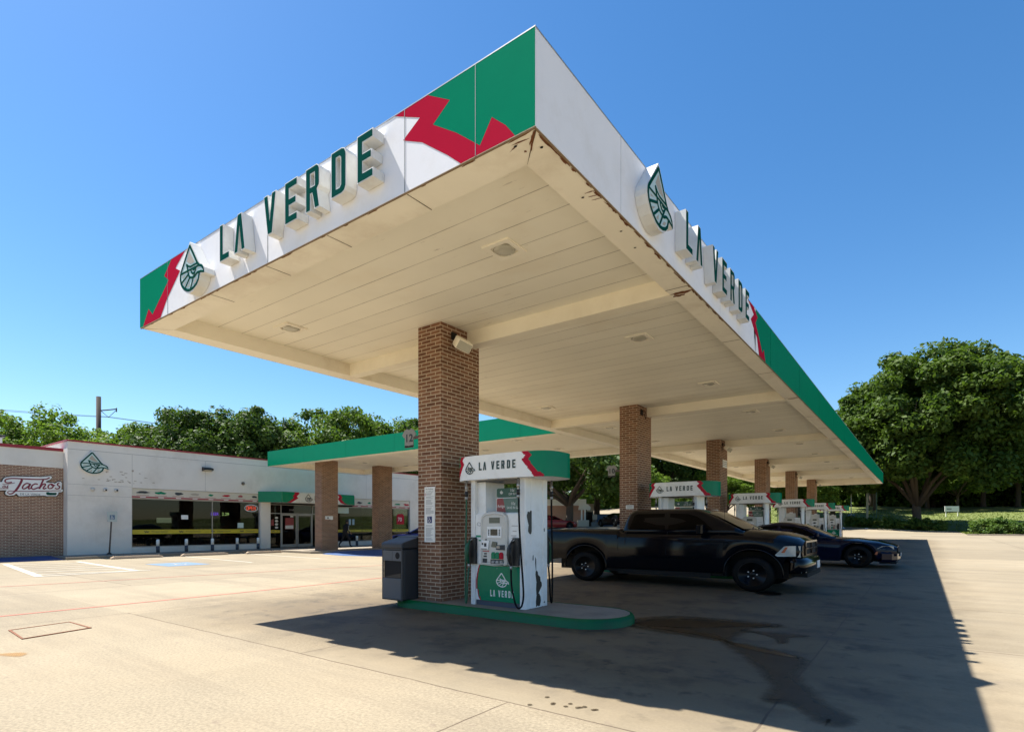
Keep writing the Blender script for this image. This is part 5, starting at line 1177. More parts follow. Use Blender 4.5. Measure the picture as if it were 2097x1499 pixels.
# door front
mb = MB(); xa, xb = FX - .17, FX - .10
for y in (18.745, 19.48, 21.69, 22.6, 23.58): mb.box(xa, xb, y - .025, y + .025, .12, 2.82)
for a, b in ((18.771, 19.454), (19.506, 21.664), (21.716, 22.574), (22.626, 23.554)): mb.box(xa + .002, xb - .002, a, b, 2.23, 2.28); mb.box(xa + .002, xb - .002, a, b, 2.78, 2.82)
sf = mb.build('door_frame', M_frame, store)
mb = MB(); mb.box(FX - .15, FX - .142, 18.75, 23.57, 2.285, 2.775); mb.box(FX - .15, FX - .142, 18.77, 19.45, .13, 2.225); mb.box(FX - .15, FX - .142, 21.72, 23.55, .13, 2.225); mb.build('pane', M_pane, sf)
mb = MB(); text(mb, '2165', .17, lambda u, v, w: FS_(FX - .138)(20.05 + u, 2.44 + v, w), .002); mb.build('street_number', M_inkgrey, sf)
def door(y0, y1, ang, lab):
    mb = MB(); b = .07; P = Matrix.Translation((FX - .13, y0, 0)) @ Matrix.Rotation(ang, 4, 'Z'); L = y1 - y0
    mb.box(-.02, .02, 0, b, .14, 2.22, 0, P); mb.box(-.02, .02, L - b, L, .14, 2.22, 0, P); mb.box(-.018, .018, b, L - b, .14, .32, 0, P); mb.box(-.018, .018, b, L - b, 2.13, 2.219, 0, P)
    d = mb.build('door', M_frame, store); mb = MB(); mb.box(-.004, .004, b, L - b, .32, 2.13, 0, P); mb.build('pane', M_pane, d)
    mb = MB(); mb.tube([P @ Vector(p) for p in ((.02, L - .10, 1.0), (.07, L - .10, 1.0), (.07, L - .10, 1.35), (.02, L - .10, 1.35))], .012, 6); mb.build('handle', M_alum, d); return d
d1 = door(19.51, 20.57, 0, 'left'); d2 = door(20.62, 21.66, 0, 'right')
F = FS_(FX - .122); mb = MB(); mb.sheet([(19.75, 1.28), (20.36, 1.28), (20.36, 1.95), (20.3, 2.0), (19.78, 1.98)], F, .002); po = mb.build('poster', M_adr, d1)
mb = MB(); mb.sheet([(19.78, 1.30), (20.33, 1.30), (20.33, 1.52), (19.78, 1.50)], F, .004); mb.sheet([(20.12, 2.03), (20.33, 2.03), (20.33, 2.12), (20.12, 2.12)], F, .004); mb.build('poster_text', M_offwhite, po)
F = FS_(FX - .14); mb = MB()
for k in range(4): mb.prism([[(19.2 + .11 * math.cos(q), 1.98 - .20 * k + .07 * math.sin(q)) for q in [j * .6 for j in range(10)]]], F, .0, .003)
mb.build('sticker', M_offwhite, sf); mb = MB(); mb.sheet([(18.82, 1.5), (19.03, 1.5), (19.0, 1.9), (18.86, 1.86)], F, .004); mb.build('flyer', M_adr, sf)
wu_band(18.78, 19.44, 1.05, 1.22, 1, sf, .1)
# entrance awning
AP = [(FX, 17.92), (-31.1, 18.82), (-31.1, 24.08), (FX, 24.98)]
aw = thing('entrance_awning', 'green, red and white box awning over the shop entrance', 'awning', (-31.6, 21.4, 2.9))
mb = MB(); mb.prism([AP], lambda u, v, w: Vector((u + .001, v, w)), 2.90, 3.55); mb.build('box', M_signwhite, aw)
F = FS_(-31.099); a0, a1 = 2.90, 3.55
mb = MB(); gL = [(18.82, a0), (19.15, a0), (19.30, 2.97), (19.62, 3.2), (19.52, 3.3), (19.68, 3.46), (19.62, a1), (18.82, a1)]; mb.sheet(gL, F, .003); mb.build('green_band', M_greenp, aw); mb = MB(); gR = [(24.08, a0), (23.55, a0), (23.3, 3.0), (23.05, 3.25), (23.15, 3.35), (22.98, a1), (24.08, a1)]; mb.sheet(gR[::-1], F, .003)
FA = frame((FX, 17.92, 0), Vector((1.1, .9, 0)).normalized(), (0, 0, 1)); mb.build('green_band', M_greenp, aw); mb = MB(); mb.sheet([(0, a0), (1.42, a0), (1.42, a1), (0, a1)], FA, .003); mb.build('green_band', M_greenp, aw); mb = MB(); FB = frame((-31.1, 24.08, 0), Vector((-1.1, .9, 0)).normalized(), (0, 0, 1)); mb.sheet([(0.005, a0), (1.42, a0), (1.42, a1), (0.005, a1)], FB, .003); mb.build('green_band', M_greenp, aw)
mb = MB(); mb.sheet([(19.151, a0), (19.42, a0), (19.9, 3.18), (19.8, 3.3), (20.0, 3.48), (19.92, a1), (19.621, a1), (19.681, 3.46), (19.521, 3.3), (19.621, 3.2), (19.301, 2.97)], F, .003); mb.build('red_band', M_redp, aw); mb = MB(); mb.sheet([(23.549, a0), (23.35, a0), (23.0, 3.0), (22.8, 3.25), (22.9, 3.38), (22.75, a1), (22.979, a1), (23.149, 3.35), (23.049, 3.25), (23.299, 3.0)], F, .003); mb.build('red_band', M_redp, aw)
mb = MB(); la_verde(mb, F, 21.05, 3.08, .30, 1.6, .003, .008); logo_strokes(mb, F, .5, .004, .03, du=20.62, dv=3.22); mb.build('lettering', M_ink, aw)
# wall emblem and restaurant sign
emblem('emblem_sign', 'drop-shaped eagle emblem high on the white shop wall', FS_(FX), 9.62, 4.50, 1.06, .10)
t = thing('restaurant_sign', 'red script Los Tachos sign on a white cut-out board against brick', 'sign', (BX, 7.4, 3.1)); F = FS_(BX)
def cm(pts): return [(6.38 + x * 2.21 / 1790, 4.037 - .001564 * (y - .039 * x)) for x, y in pts]
bd = cm([(-360, 430), (-300, 380), (0, 400), (60, 390), (90, 310), (150, 265), (300, 240), (600, 235), (1150, 240), (1240, 225), (1420, 205), (1470, 235), (1440, 295), (1300, 365), (1290, 395), (1400, 410), (1480, 400), (1560, 430), (1610, 400), (1660, 365), (1730, 365), (1775, 410), (1760, 560), (1745, 600), (1800, 605), (1805, 650), (1770, 685), (1660, 690), (1665, 740), (1600, 805), (1420, 800), (1330, 805), (1240, 785), (520, 800), (480, 760), (440, 720), (380, 770), (250, 785), (160, 755), (135, 700), (180, 630), (-300, 640), (-370, 560)])
mb = MB(); mb.prism([bd[::-1]], F, .03, .10); mb.build('board', M_label, t)
mb = MB(); mb.prism([[(a, b) for a, b in shrink(bd[::-1], -.03)]], F, .004, .03); mb.build('backing', M_hole, t)
M_wine = mat('wine_red', (.20, .006, .028), .45)
def script(mb, P, r, w):
    pts = smooth_path([F(a, b, w) for a, b in cm(P)], 4); mb.tube(pts, r, 6, 0, False, True, flat=((1, 0, 0), .004))
mb = MB(); u_ = .00125
for k, (P, r) in enumerate([([(320, 400), (220, 420), (140, 400), (150, 330), (300, 295), (600, 300), (1000, 312), (1250, 305), (1330, 290), (1400, 250)], 22), ([(600, 320), (560, 420), (480, 560), (420, 640), (330, 720), (240, 730), (200, 690), (260, 650), (400, 655), (900, 660), (1740, 640)], 0),
    ([(830, 460), (740, 430), (650, 480), (610, 560), (660, 590), (760, 530), (840, 450), (790, 540), (790, 590), (850, 570)], 22), ([(1050, 460), (980, 440), (890, 490), (865, 560), (920, 600), (1010, 570), (1080, 540)], 22), ([(1210, 320), (1160, 430), (1090, 590)], 26), ([(1110, 560), (1180, 470), (1250, 440), (1270, 470), (1210, 560), (1230, 590), (1300, 560)], 22), ([(1440, 440), (1370, 480), (1350, 550), (1400, 580), (1480, 550), (1510, 480), (1450, 440), (1470, 490), (1560, 480)], 21), ([(1690, 410), (1640, 430), (1640, 480), (1700, 520), (1680, 570), (1610, 590), (1560, 560)], 21)]):
    if r == 0:
        pts = smooth_path([F(a, b, .103 + .001 * k) for a, b in cm(P)], 4); n = len(pts); mb.tube(pts, [u_ * (34 if i < n * .30 else 22 if i < n * .5 else 12) for i in range(n)], 6, 0, False, True, flat=((1, 0, 0), .004))
    else: script(mb, P, r * u_, .103 + .001 * k)
script(mb, [(60, 460), (130, 465), (300, 440), (400, 415)], 9 * u_, .112)
for k, P in enumerate(([(-260, 420), (-270, 500), (-300, 560), (-150, 560)], [(120, 500), (70, 520), (75, 555), (120, 545), (130, 505), (150, 545), (190, 545)], [(225, 490), (185, 510), (210, 535), (190, 560), (165, 550)], [(-320, 590), (220, 580)])): script(mb, P, 10 * u_, .114 + .001 * k)
mb.build('script_lettering', M_wine, t)
mb = MB(); A0 = cm([(540, 765)])[0]; text(mb, 'DE LA VERDE', .125, lambda u, v, w: F(A0[0] + u, A0[1] + v, w), .103, sx=.98); mb.build('lettering', M_ink, t)
mb = MB(); mb.sheet(cm([(1300, 690), (1360, 680), (1400, 700), (1600, 705), (1615, 735), (1580, 775), (1400, 778), (1330, 770), (1290, 735)])[::-1], F, .104); mb.build('leaf_mark', M_teal, t)
# wall lamps, camera
M_sc = mat('sconce', (.55, .52, .47), .5)
for i, y in enumerate((9.62, 10.13, 10.60)):
    t = thing('round_wall_cap', 'small round cap on the white shop wall, %s of three below the emblem' % ['first', 'middle', 'last'][i], 'wall cap', (FX, y, 3.24)); mb = MB(); mb.lathe([(.001, .09), (.05, .085), (.085, .05), (.09, .0)], (FX, y, 3.24), 12, axis='x'); mb.build('cap', M_sc, t)
    if i: mb = MB(); mb.lathe([(.001, .01), (.035, .008), (.045, 0)], (FX + .085, y + .02, 3.235), 8, axis='x'); mb.build('socket', M_hole, t)
    t['group'] = 'round caps below the shop emblem'
t = thing('wall_lamp', 'black wall lamp high on the white shop wall above the window', 'wall lamp', (FX, 14.92, 4.6)); mb = MB(); mb.prism([[(0, 0), (.30, .06), (.30, .15), (.04, .22), (0, .22)]], lambda u, v, w: Vector((FX + .002 + u, 14.68 + .5 * w, 4.52 + v)), 0, 1); mb.build('housing', M_black, t)
mb = MB(); mb.add([(FX + .05, 14.72, 4.526), (FX + .05, 15.14, 4.526), (FX + .29, 15.14, 4.573), (FX + .29, 14.72, 4.573)], [(0, 1, 2, 3)]); mb.build('lens', M_lens, t)
t = thing('wall_camera', 'small round security camera on the shop wall near the entrance', 'camera', (FX, 17.0, 3.95)); mb = MB(); mb.lathe([(.09, .002), (.09, .04), (.06, .10), (.03, .14), (.001, .15)], (FX, 17.0, 3.97), 14, axis='x'); mb.build('dome', mat('camera_tan', (.16, .12, .08), .4), t); mb = MB(); mb.lathe([(.095, .001), (.11, .02), (.11, .001)], (FX, 17.0, 3.97), 14, axis='x'); mb.build('ring', M_sc, t)
t = thing('rooftop_unit', 'pale box unit standing on the brick wing roof', 'roof unit', (-36.5, 6.2, 4.4)); mb = MB(); mb.rbox(-37.6, -35.4, 3.2, 7.0, 4.4, 5.72, .05); mb.build('casing', M_hvac, t); mb = MB(); mb.rbox(-37.7, -35.3, 3.1, 7.1, 5.721, 5.82, .04); mb.build('lid', M_black, t)
# bollards
b0 = None
for i, (y, x) in enumerate(((12.30, -31.75), (13.68, -31.75), (15.04, -31.75), (16.43, -31.75), (17.68, -31.75), (24.8, -31.7), (26.2, -31.7))):
    if b0 is None:
        b0 = thing('bollard', '', 'bollard'); mb = MB(); mb.lathe([(.085, 0), (.085, .33)], n=14); mb.build('base', mat('bollard_grey', (.045, .055, .075), .6), b0, True); mb = MB(); mb.lathe([(.078, .331), (.078, .64), (.05, .67), (.001, .675)], n=14); mb.build('sleeve', M_label, b0, True); o = b0
    else: o = copy_tree(b0)
    o.location = (x, y, .116); o['group'] = 'bollards along the shop front'
    o['label'] = 'white-topped bollard, %s' % ['first in front of the large shop window', 'second in front of the large shop window', 'middle one of five before the large window', 'fourth in front of the large shop window', 'beside the pier at the large window\'s end', 'behind the walking person', 'by the second canopy column'][i]
# wheel stops
for i, (a, b, x) in enumerate(((9.35, 11.45, -29.05), (12.25, 14.5, -29.0), (15.35, 17.35, -28.75))):
    t = thing('wheel_stop', 'low concrete wheel stop, %s' % ['left one, by the accessible parking sign', 'middle one, before the large shop window', 'right one, nearest the entrance'][i], 'wheel stop', (x, (a + b) / 2, 0)); t['group'] = 'wheel stops in front of the shop'
    mb = MB(); pr = [(-.10, 0), (.10, 0), (.085, .07), (.05, .125), (-.05, .125), (-.085, .07)]
    mb.loft([[Vector((x + u * k, a + (b - a) * f, max(.001, v * k2))) for u, v in pr] for f, k, k2 in ((0, .9, .55), (.06, 1, 1), (.94, 1, 1), (1, .9, .55))], True, True); mb.build('block', mat('wheel_stop_concrete', (.42, .31, .21), .9, var=.2, bump=.3), t)
# accessible parking sign
t = thing('parking_sign', 'accessible parking sign on a slightly leaning post before the shop', 'sign', (-31.6, 10.12, .115))
mb = MB(); mb.tube([(-31.6, 10.12, .115), (-31.6, 10.22, 1.95)], .035, 6); mb.build('post', mat('post_brown', (.10, .075, .06), .8), t); mb = MB(); mb.lathe([(.12, .116), (.06, .20), (.001, .21)], (-31.6, 10.12, 0), 10); mb.build('foot', M_black, t)
F = frame((-31.55, 10.02, 1.68), (0, 1, .0), (0, 0, 1)); mb = MB(); mb.prism([[(0, .03), (.03, 0), (.38, 0), (.41, .03), (.41, .47), (.38, .5), (.03, .5), (0, .47)]], F, -.01, .012); pl = mb.build('plate', mat('sign_pale', (.42, .47, .45), .5), t)
mb = MB(); mb.sheet([(.10, .12), (.31, .12), (.31, .33), (.10, .33)], F, .014); bl = mb.build('blue_square', M_bluem, pl); mb = MB(); wheelchair(mb, lambda u, v, w: F(u + .19, v + .19, w), .13, .0155, th=.001); mb.build('wheelchair_symbol', M_label, bl)

# ================================================================== LINK CANOPY TO THE SHOP
AX0, AX1, AY0, AY1 = -30.2, XB - .03, 17.38, 24.3
lc = thing('link_canopy', 'green-edged flat canopy reaching from the main canopy to the shop', 'canopy', ((AX0 + AX1) / 2, (AY0 + AY1) / 2, ZB))
ls = [AX0 + 3.55 * k for k in range(1, 6)]
mb = MB(); panel_run(AX0, AX1, ls, lambda a, b: mb.box(a, b, AY0, AY0 + .02, ZB, ZT)); mb.box(AX0, AX0 + .02, AY0 + .0205, AY1 - .0205, ZB, ZT); mb.box(AX0, AX1, AY1 - .02, AY1, ZB, ZT); mb.build('fascia', M_greenp, lc)
mb = MB(); mb.box(AX0 + .03, AX1, AY0 + .03, AY1 - .03, ZT - .25, ZT - .2); mb.build('roof_deck', M_hvac, lc)
mb = MB(); mb.box(AX0, AX1, AY0 + .0205, AY0 + .45, ZB - .002, ZB + .01); mb.box(AX0, AX1, AY1 - .45, AY1 - .0205, ZB - .002, ZB + .01); mb.box(AX0, AX0 + .45, AY0 + .4505, AY1 - .4505, ZB - .002, ZB + .01)
mb.box(AX0 + .44, AX1, AY0 + .44, AY0 + .45, ZB + .011, ZS); mb.box(AX0 + .44, AX1, AY1 - .45, AY1 - .44, ZB + .011, ZS); mb.box(AX0 + .44, AX0 + .45, AY0 + .451, AY1 - .451, ZB + .011, ZS); mb.build('soffit_lip', M_trim, lc)
mb = MB(); mb.box(AX0 + .44, AX1, AY0 + .44, AY1 - .44, ZS, ZS + .01); mb.build('soffit', M_beam, lc)
for i, (x, y) in enumerate(((-26.0, 20.9), (-21.5, 20.9), (-17.0, 20.9), (-14.0, 19.2), (-14.0, 22.6))):
    o = copy_tree(cl0); o.location = (x, y, ZS - .001); o['group'] = 'recessed lights in the link canopy'; o['label'] = 'square recessed light in the link canopy ceiling, %s from the shop' % ['first', 'second', 'third', 'fourth', 'last'][i]
for i, (y0, lab) in enumerate(((18.5, 'brick column under the link canopy, nearer one, lit at its foot'), (22.5, 'brick column under the link canopy, farther one, by the blue car'))):
    mb = MB(); mb.box(-27.3, -26.68, y0, y0 + 1.06, .05, ZS - .002); o = mb.build('brick_column', M_brick, None); tag(o, lab, 'column', 'brick columns under the link canopy')
t = thing('outlet_box', 'pale double outlet box on the side of the nearer link canopy column', 'outlet box', (-26.68, 19.0, 1.9)); F = FS_(-26.68); mb = MB(); mb.prism([[(18.72, 1.85), (19.0, 1.85), (19.0, 2.02), (18.72, 2.02)]], F, .002, .05); mb.prism([[(19.03, 1.82), (19.2, 1.82), (19.2, 2.03), (19.03, 2.03)]], F, .002, .04); mb.build('cover', M_label, t); mb = MB(); mb.sheet([(18.80, 1.90), (18.93, 1.90), (18.93, 1.96), (18.80, 1.96)], F, .052); mb.build('socket', M_ink, t)

# ================================================================== PERSON
def skin_mesh(name, joints, edges, m, parent, root=0, sub=2):
    me = bpy.data.meshes.new(name); off = WL[parent.name] if parent else Vector((0, 0, 0))
    me.from_pydata([Vector(j[:3]) - off for j in joints], edges, []); o = bpy.data.objects.new(name, me); COL.objects.link(o); me.materials.append(m)
    if parent: o.parent = parent; WL[o.name] = off
    sk = o.modifiers.new('skin', 'SKIN'); sk.use_smooth_shade = True
    for i, j in enumerate(joints): v = me.skin_vertices[0].data[i]; r = j[3]; v.radius = (r, r * (j[4] if len(j) > 4 else 1)); v.use_root = (i == root)
    sb = o.modifiers.new('sub', 'SUBSURF'); sb.levels = sub; sb.render_levels = sub; return o
PX, PY, PZ = -30.45, 22.85, .115
per = thing('person', 'person in black clothes walking along the shop front, leaning forward', 'person', (PX, PY, PZ)); P_ = lambda x, y, z: (PX + x, PY + y, PZ + z)
J = [P_(0, 0, .93) + (.145,), P_(0, .05, 1.12) + (.140,), P_(0, .10, 1.32) + (.165,), P_(0, .13, 1.46) + (.07,), P_(0, .17, 1.52) + (.055,),
     P_(.10, .03, .86) + (.105,), P_(.11, .28, .50) + (.070,), P_(.11, .34, .10) + (.048,), P_(.11, .40, .05) + (.045,), P_(.11, .52, .035) + (.038,),
     P_(-.10, .0, .86) + (.105,), P_(-.11, -.08, .48) + (.070,), P_(-.11, -.36, .16) + (.048,), P_(-.11, -.36, .07) + (.045,), P_(-.11, -.25, .035) + (.038,),
     P_(.20, .10, 1.40) + (.068,), P_(.25, .06, 1.12) + (.048,), P_(.24, .24, .93) + (.038,), P_(-.20, .12, 1.40) + (.068,), P_(-.25, .20, 1.12) + (.048,), P_(-.22, .36, .97) + (.038,)]
E_ = [(0, 1), (1, 2), (2, 3), (3, 4), (0, 5), (5, 6), (6, 7), (7, 8), (8, 9), (0, 10), (10, 11), (11, 12), (12, 13), (13, 14), (2, 15), (15, 16), (16, 17), (2, 18), (18, 19), (19, 20)]
skin_mesh('body', J, E_, M_cloth, per)
hd_ = skin_mesh('head', [P_(0, .17, 1.53) + (.05,), P_(0, .20, 1.60) + (.078,), P_(0, .21, 1.68) + (.092,), P_(0, .20, 1.745) + (.07,), P_(0, .29, 1.65) + (.018,)], [(0, 1), (1, 2), (2, 3), (2, 4)], M_skin, per, 1)
mb = MB(); mb.lathe([(.001, .125), (.06, .11), (.10, .05), (.106, -.01), (.098, -.06)], (PX, PY + .18, PZ + 1.665), 14); mb.build('hair', M_hair, per)
for s, b in ((1, (.24, .24, .93)), (-1, (-.22, .36, .97))):
    Jh = [P_(*b) + (.026,), P_(b[0], b[1] + .05, b[2] - .045) + (.030,)]; Eh = [(0, 1)]
    for k in range(4): i0 = len(Jh); q = -.024 + .016 * k; Jh += [P_(b[0] + q, b[1] + .085, b[2] - .085) + (.009,), P_(b[0] + q, b[1] + .085, b[2] - .125 - .006 * (k in (1, 2))) + (.0075,)]; Eh += [(1, i0), (i0, i0 + 1)]
    i0 = len(Jh); Jh += [P_(b[0] - s * .035, b[1] + .06, b[2] - .06) + (.010,), P_(b[0] - s * .045, b[1] + .085, b[2] - .085) + (.008,)]; Eh += [(1, i0), (i0, i0 + 1)]
    skin_mesh('hand', Jh, Eh, M_skin, per, 1, 1)
mb = MB(); mb.tube([P_(.262, .12, 1.38), P_(.30, .07, 1.12), P_(.28, .22, .98)], .008, 5); mb.build('sleeve_stripe', M_label, per)

# ================================================================== TREES
def leaf_arrays(clumps, per, size, seed, flat=.75):
    "many small folded leaf sprays scattered over clump spheres: returns vertex and face lists"
    r = np.random.RandomState(seed); V = []; 
    C = np.repeat(np.array([c[:3] for c in clumps]), per, 0); RR = np.repeat(np.array([c[3] for c in clumps]), per); n = len(C)
    d = r.normal(size=(n, 3)); d /= np.linalg.norm(d, axis=1)[:, None]; rad = RR * (r.rand(n) ** .45)
    pos = C + d * rad[:, None] * np.array([1, 1, flat])
    nrm = d * .6 + r.normal(size=(n, 3)) * .55 + np.array([0, 0, .55]); nrm /= np.linalg.norm(nrm, axis=1)[:, None]
    a = np.cross(nrm, r.normal(size=(n, 3))); a /= np.linalg.norm(a, axis=1)[:, None]; b = np.cross(nrm, a)
    s = size * (.6 + .8 * r.rand(n))[:, None]; w = s * (.42 + .25 * r.rand(n))[:, None]
    v = np.stack([pos - a * s, pos - a * .1 * s + b * w, pos + a * s - nrm * s * .25, pos - a * .1 * s - b * w + nrm * s * .15], 1).reshape(-1, 3)
    f = np.arange(n * 4).reshape(-1, 4); return v, f
def np_mesh(name, v, f, m):
    me = bpy.data.meshes.new(name); me.vertices.add(len(v)); me.vertices.foreach_set('co', v.astype(np.float32).ravel()); me.loops.add(f.size); me.loops.foreach_set('vertex_index', f.ravel().astype(np.int32)); me.polygons.add(len(f)); me.polygons.foreach_set('loop_start', (np.arange(len(f)) * f.shape[1]).astype(np.int32)); me.update(calc_edges=True); me.materials.append(m); return me
def crown_clumps(rx, rz, cz, n, seed, cr, low=-.75, lump=.22):
    r = random.Random(seed); out = []; ph = [r.uniform(0, 6.28) for _ in range(8)]
    k = 0
    while len(out) < n:
        u = r.uniform(-1, 1); a = r.uniform(0, 6.28)
        if u < low: continue
        s = 1 + lump * (math.sin(3 * a + ph[0]) * math.cos(2.3 * u + ph[1]) + .6 * math.sin(5 * a + ph[2] + 3 * u) + .4 * math.sin(9 * a + 6 * u + ph[3]))
        q = s * (r.random() ** .28); h = math.sqrt(max(0, 1 - u * u)); rr_ = cr * r.uniform(.55, 1.25)
        out.append((rx * q * h * math.cos(a), rx * q * h * math.sin(a), cz + rz * q * u, rr_))
    return out
TREEM = {}
M_leaf_big = leafmat('leaf_big', (.019, .048, .008), (.058, .095, .014), .28)
def tree(name, label, x, y, H, R, trunk_h, m, group=None, seed=1, nc=110, per=130, leaf=.22, tr=.28, kind=None, shape=1.0, low=-.75, crf=.26, key=None, z=None, rot=0.0, flat=.75, lump=.22, off=(0, 0)):
    z = gz(x, y) if z is None else z
    t = thing(name, label, 'tree', (x, y, z - .05), rot, group)
    if key in TREEM:
        for nm, me in TREEM[key]: o = bpy.data.objects.new(nm, me); COL.objects.link(o); o.parent = t
        k0 = TREEM[key + '_dim']; t.scale = (R / k0[1], R / k0[1], H / k0[0]); return t
    r = random.Random(seed); cz = trunk_h + (H - trunk_h) * .48; rz = (H - trunk_h) * .52 * shape
    cl = crown_clumps(R, rz, cz, nc, seed, R * crf, low, lump); cl = [(a + off[0], b + off[1], c, d) for a, b, c, d in cl]; parts = []
    mb = MB(); lean = [(0, 0, -.3)] + [(r.uniform(-.1, .1) * tr * 3 * f, r.uniform(-.1, .1) * tr * 3 * f, trunk_h * f) for f in (.15, .5, .85)] + [(0, 0, trunk_h * 1.02)]
    mb.tube(lean, [tr * 1.5, tr * 1.1, tr, tr * .98, tr * .9], 10)
    nb = 9
    for k in range(nb):
        a = 6.283 * k / nb + r.uniform(-.3, .3); L = R * r.uniform(.55, .95); up = rz * r.uniform(.5, 1.6); z0 = trunk_h * r.uniform(.78, 1.0)
        P = [(0, 0, z0), (L * .25 * math.cos(a), L * .25 * math.sin(a), z0 + up * .30), (L * .6 * math.cos(a + .15), L * .6 * math.sin(a + .15), z0 + up * .62), (L * math.cos(a + .1), L * math.sin(a + .1), z0 + up * .85)]
        mb.tube(P, [tr * .55, tr * .42, tr * .22, tr * .06], 7)
        for j in range(2): q = P[2]; b_ = a + r.uniform(-1, 1); mb.tube([q, (q[0] + L * .3 * math.cos(b_), q[1] + L * .3 * math.sin(b_), q[2] + up * .25)], [tr * .16, tr * .03], 5)
    tk = mb.build('trunk', M_bark, t, True); v, f = leaf_arrays(cl, per, leaf, seed + 50, flat); me = np_mesh('crown', v, f, m); o = bpy.data.objects.new('crown', me); COL.objects.link(o); o.parent = t
    if key: TREEM[key] = [('trunk', tk.data), ('crown', me)]; TREEM[key + '_dim'] = (H, R)
    return t
# the large tree beyond the right end of the canopy
tree('shade_tree', 'large broad dark green tree beyond the far end of the canopy', -.8, 93.8, 23.9, 12.6, 3.7, M_leaf_big, None, 21, 460, 290, .29, .55, low=-.70, crf=.145, shape=1.02, lump=.075, off=(1.7, 1.2))
# tree standing between the pumps' gap
tree('shade_tree', 'dark forked tree beyond the pickup bed, seen beside the nearest pump header', -31.7, 53.6, 10.2, 8.2, 2.9, M_leaf_dark, None, 5, 120, 170, .24, .42, low=-.65, crf=.24)
BT = 'trees rising behind the shop roof'
A_ = dict(group=BT)
tree('leafy_tree', 'yellow-green tree behind the brick wing, leftmost above the roof', -76, 18.5, 13.6, 6.6, 4.0, M_leaf_light, BT, 31, 150, 190, .19, .3, key='lt', lump=.15, crf=.22)
tree('leafy_tree', 'bright tree at the left picture edge, mostly hidden by the roof', -88, 15.5, 10.4, 4.6, 4.0, M_leaf_light, BT, 31, key='lt', rot=2.0)
tree('leafy_tree', 'pale green tree directly in front of the utility pole', -84.4, 26.5, 13.2, 7.5, 4.0, M_leaf_light, BT, 31, key='lt', rot=4.0)
tree('leafy_tree', 'mid green tree between the utility pole and the dark pair', -75.4, 28.5, 13.3, 6.8, 4, M_leaf_mid, BT, 33, 150, 190, .19, .3, key='mt', lump=.13, crf=.22)
tree('leafy_tree', 'low yellow-green tree showing under the dark tree pair', -66, 30.0, 11.4, 6.2, 4, M_leaf_light, BT, 31, key='lt', rot=1.0)
tree('leafy_tree', 'darkest tall tree above the middle of the shop roof', -61.2, 26.9, 13.4, 5.6, 4, M_leaf_dark, BT, 35, 160, 200, .19, .3, key='dt', lump=.12, crf=.22)
tree('leafy_tree', 'dark round tree beside the link canopy corner', -58.4, 31.8, 13.6, 5.7, 4, M_leaf_dark, BT, 35, key='dt', rot=2.4)
tree('leafy_tree', 'small bright tree filling the gap right of the dark pair', -61.5, 38.0, 12.0, 4.6, 4, M_leaf_mid, BT, 33, key='mt', rot=3.0)
tree('leafy_tree', 'rounded sunlit tree above the green link canopy', -55.5, 40.8, 14.6, 6.6, 4, M_leaf_mid, BT, 33, key='mt', rot=.7)
tree('leafy_tree', 'sparse tree behind the nearest column top of the link canopy', -53.0, 47.3, 13.2, 6.0, 4, M_leaf_mid, BT, 33, key='mt', rot=5.0)
tree('leafy_tree', 'dark tree behind the far end of the shop', -52.0, 52.5, 14.2, 6.6, 4, M_leaf_dark, BT, 35, key='dt', rot=4.4)
# woods behind the lot: trees one can tell apart in front, a far mass behind
r5 = random.Random(17)
WL_ = [(-46, 66, 13, 7.5, 'dt', M_leaf_dark), (-38, 72, 15, 8, 'dt', M_leaf_dark), (-29, 76, 14, 7, 'dt', M_leaf_dark), (-30.5, 66.5, 8.2, 4.6, 'lt', M_leaf_light), (-24, 84, 16, 8, 'dt', M_leaf_dark), (-21, 76, 8.5, 4.6, 'lt', M_leaf_light), (-17, 92, 16, 8, 'dt', M_leaf_dark), (-13.5, 88, 8.0, 4.2, 'lt', M_leaf_light), (-12, 104, 17, 8.5, 'mt', M_leaf_mid), (-7.5, 126, 13, 7.0, 'mt', M_leaf_mid), (-9, 138, 18, 9, 'dt', M_leaf_dark),
    (0.5, 134, 12.5, 6.5, 'dt', M_leaf_dark), (4.8, 128, 9.5, 5.2, 'lt', M_leaf_light), (9, 138, 17, 8.5, 'mt', M_leaf_mid), (13.5, 134, 15, 7, 'dt', M_leaf_dark), (17.5, 132, 16, 7.5, 'mt', M_leaf_mid), (23, 134, 19, 9, 'dt', M_leaf_dark), (21.5, 126, 10, 5, 'lt', M_leaf_light), (28, 134, 17, 8, 'mt', M_leaf_mid), (1.5, 148, 19, 9.5, 'mt', M_leaf_mid), (-18, 112, 18, 9, 'dt', M_leaf_dark)]
LB = ['dark tree left of the second column, behind the parked cars', 'tall dark tree behind the second column', 'dark tree between the second and third columns', 'bright sunlit bush-like tree above the second pump', 'tall dark tree behind the third column', 'bright small tree beside the third pump header', 'dark tree behind the fourth column', 'small bright tree between the fourth and fifth columns', 'green tree behind the farthest columns', 'green tree behind the pale pole', 'dark tree far behind the lot sign posts', 'dark tree behind the large trunk', 'yellow-green small tree just right of the large trunk', 'mid green tree above the white lawn sign', 'dark tree behind the white lawn sign', 'mid green tree right of the lawn sign', 'tall dark tree near the right picture edge', 'bright low tree at the right picture edge', 'green tree outside the right picture edge', 'tall green tree farthest behind the large trunk', 'dark tree deep behind the canopy end']
for (x, y, H, R, key, m), lb in zip(WL_, LB): tree('wood_tree', lb, x, y, H, R, 2.0, m, 'trees of the wood behind the lot', key=key, rot=r5.uniform(0, 6.28))
cl = []
